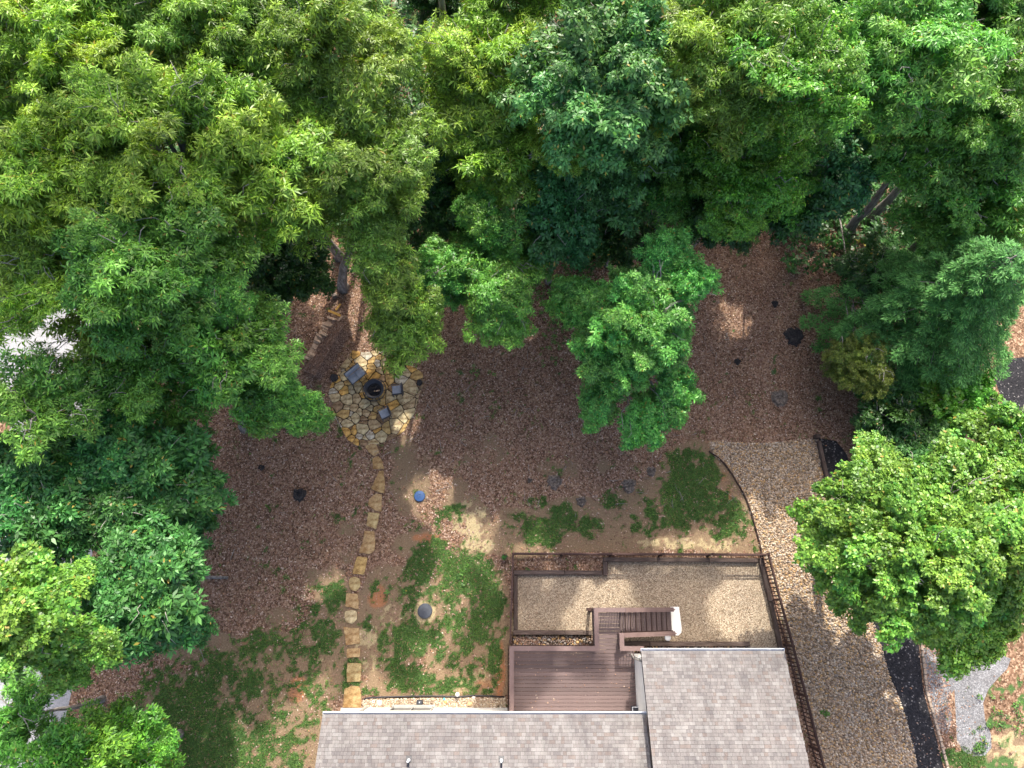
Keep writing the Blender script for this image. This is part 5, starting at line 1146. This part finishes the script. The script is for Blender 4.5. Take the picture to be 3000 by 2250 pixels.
# conifer: tiers of flat feathery sprays
def conifer(px, py, rd, ztop, label):
    r = np.random.default_rng(77); f = D; zc_0 = ztop * .5; c0 = f(px, py, zc_0); sc = abs((f(px + 10, py, zc_0) - c0).x) / 10; R = rd * sc
    t_ = thing('conifer', label, 'conifer', (c0.x, c0.y, 0)); Vs = []; Cs = []
    mb = MB(); mb.tube([(0, 0, -.1), (0, 0, ztop * .5), (0, 0, ztop)], [.22, .14, .03], 9); mb.build('trunk', M['bark'], t_, True)
    nb = 150; limbs = MB()
    for i in range(nb):
        u = (i + .5) / nb; z = 1.0 + (ztop - 1.2) * u; Rl = R * (1 - u) ** .7 * r.uniform(.8, 1.1) + .35; a = i * 2.39996 + r.uniform(-.3, .3)
        d = np.array([math.cos(a), math.sin(a), -.12 - .1 * r.random()]); s_ = np.array([-math.sin(a), math.cos(a), 0.])
        tipz = z + .3
        if i % 2 == 0: limbs.tube([Vector((0, 0, z)), Vector(tuple(d * Rl * .55)) + Vector((0, 0, z + .12)), Vector(tuple(d * Rl * .95)) + Vector((0, 0, z))], [.03, .02, .006], 5)
        ns = int(24 * Rl) + 6
        t = r.random(ns) ** .6; side = np.where(r.random(ns) < .5, -1, 1)
        p = np.array([0, 0, z]) + d * (t[:, None] * Rl) + s_ * (side * (1.12 - t) * Rl * .33 * r.random(ns))[:, None] + np.array([0, 0, 1]) * (np.sin(t * 2.6) * .25 * 1.0 + r.normal(0, .05, ns))[:, None]
        # each spray: a fan of narrow fronds pointing outwards
        nf_ = 9
        for k in range(nf_):
            an = (k - nf_ / 2) * .3 + r.normal(0, .25, ns); an = an + side * .3
            dd = d * np.cos(an)[:, None] + s_ * np.sin(an)[:, None]; dd[:, 2] -= r.uniform(-.35, .5, ns); dd = norm(dd)
            st = r.uniform(0, .12, ns)[:, None]
            l = (.24 - .014 * abs(k - nf_ / 2)) * r.uniform(.6, 1.3, ns)[:, None]; sd2 = norm(np.cross(dd, np.array([[0, 0, 1.]])) + r.normal(0, .5, (ns, 3))) * .024
            b0 = p + dd * st; Vs.append(np.stack([b0, b0 + dd * l * .5 + sd2, b0 + dd * l, b0 + dd * l * .5 - sd2], 1))
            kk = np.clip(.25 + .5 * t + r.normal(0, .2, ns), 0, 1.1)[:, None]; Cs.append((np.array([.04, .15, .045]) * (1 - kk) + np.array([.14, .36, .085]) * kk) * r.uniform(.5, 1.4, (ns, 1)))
    limbs.build('limbs', M['twig'], t_, True, kind='stuff')
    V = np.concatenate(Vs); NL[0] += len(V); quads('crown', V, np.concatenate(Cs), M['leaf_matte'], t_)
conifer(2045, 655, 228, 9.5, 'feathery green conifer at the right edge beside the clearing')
conifer_count = 1

# leafy undergrowth on the woodland floor
r = np.random.default_rng(8); n = 26000; X = r.uniform(-28, 30, n); Y = r.uniform(14.5, 42, n); k = (fbm(X, Y, .5, 3) > .36) & (Y > np.where((X > 5) & (X < 14.5), 20.0, 17.0)); X = X[k]; Y = Y[k]; Z = .15 + 2.2 * r.random(len(X)) ** 2 * fbm(X + 3, Y, .4, 2) * 1.6
V, Cc = rosettes(np.stack([X, Y, Z], -1), np.tile([0, 0, 1.], (len(X), 1)) + r.normal(0, .3, (len(X), 3)), dict(n=6, L=.3, W=.15, dr=.2, c=((.03, .09, .022), (.07, .17, .035))), r, r.random(len(X)))
quads('undergrowth', V, Cc, M['leaf'], kind='stuff')
# low weeds sprouting through the leaves
r = np.random.default_rng(5); cs = []
for (dx, dy, n, sp_) in ((1170, 640, 60, 60), (1200, 700, 30, 50), (1260, 600, 40, 50), (1180, 760, 14, 40), (1040, 800, 8, 30), (1130, 600, 40, 40), (1000, 1240, 10, 30), (2160, 1560, 40, 60), (1230, 1690, 6, 20), (1140, 1230, 3, 6), (850, 1270, 5, 30), (1330, 560, 60, 60), (2110, 1610, 12, 20), (1600, 520, 20, 50), (1900, 600, 60, 60), (1880, 480, 60, 60), (1780, 1540, 8, 8), (1700, 560, 10, 60)):
    for _ in range(n):
        q = D(dx + r.normal(0, sp_ * .45), dy + r.normal(0, sp_ * .45), 0); cs.append((q.x, q.y, .06 + r.random() * .08))
cs = np.array(cs); V, Cc = rosettes(cs, np.tile([0, 0, 1.], (len(cs), 1)) + r.normal(0, .2, (len(cs), 3)), dict(n=7, L=.13, W=.06, dr=.1, c=((.06, .14, .03), (.12, .25, .04))), r, r.random(len(cs)))
quads('weeds', V, Cc, M['leaf'], kind='stuff')
# loose leaf litter lying on the wood cover and the patio edges
V, t = litter(3200, -1, 1, -1, 1, 0, .10, 66, lambda X, Y, r: np.ones(len(X), bool))
p0 = A + nv * -.2
V[:, :, 0], V[:, :, 1] = (lambda u, w: (A.x + dirv.x * u + nv.x * w, A.y + dirv.y * u + nv.y * w))((V[:, :, 0] + 1) / 2 * Ls, V[:, :, 1] * .33)
V[:, :, 2] += .46; quads('leaf_scatter', V, t, M['litter'], kind='stuff')
# fallen leaves on deck, gravel, roof, lawn; sticks in the litter
V1, t1 = litter(90, xl, xr, ybot + .1, TY - .1, ZD + .012, .07, 71, lambda X, Y, r: r.random(len(X)) < .8)
V2, t2 = litter(1400, P(1505, 1700).x, P(2230, 1700).x, P(1500, 1895).y, P(1500, 1650).y, .02, .06, 72, lambda X, Y, r: inside(X, Y, W2(GRV)) & (fbm(X, Y, .9, 3) + .5 * r.random(len(X)) > .78))
V3, t3 = litter(5000, P(2080, 1500).x, P(2700, 1500).x, -6.5, 9, .05, .085, 73, lambda X, Y, r: inside(X, Y, W2(COB)) & (fbm(X, Y, .6, 3) + .4 * r.random(len(X)) > .72))
V4, t4 = litter(420, pc.x - 2.3, pc.x + 2.3, pc.y - 2.4, pc.y + 2.4, .075, .08, 74, lambda X, Y, r: (np.hypot(X - pc.x, Y - pc.y) < 2.2) & (np.hypot(X - fc.x, Y - fc.y) > .75) & (fbm(X, Y, .8, 3) + .3 * r.random(len(X)) > .6))
V5, t5 = litter(2600, P(2400, 1500).x, P(3000, 1500).x, -7, 9, .02, .08, 75, lambda X, Y, r: inside(X, Y, W2(ASP)) & (fbm(X, Y, .7, 3) + .4 * r.random(len(X)) > .78) | (X > P(2700, 2000).x) & (fbm(X, Y, .6, 3) + .3 * r.random(len(X)) > .6))
quads('fallen_leaves', np.concatenate([V1, V2, V3, V4, V5]), np.concatenate([t1, t2, t3, t4, t5]), M['litter'], kind='stuff')
mb = MB(); rs_ = random.Random(4)
for _ in range(260):
    x = rs_.uniform(-12, 14); y_ = rs_.uniform(4, 14); a = rs_.uniform(0, 6.28); l = rs_.uniform(.15, .7)
    if inside(np.array([x]), np.array([y_]), W2(COB))[0] or (x - pc.x) ** 2 + (y_ - pc.y) ** 2 < 6: continue
    p = Vector((x, y_, .05)); e = p + Vector((math.cos(a) * l, math.sin(a) * l, rs_.uniform(-.02, .05))); mm = p.lerp(e, .5) + Vector((rs_.uniform(-.06, .06), rs_.uniform(-.06, .06), .02))
    rr_ = rs_.uniform(.006, .016); mb.tube([p, mm, e], [rr_, rr_ * .8, rr_ * .4], 4)
mb.build('sticks', M['twig'], kind='stuff')
print('leaves', NL[0])
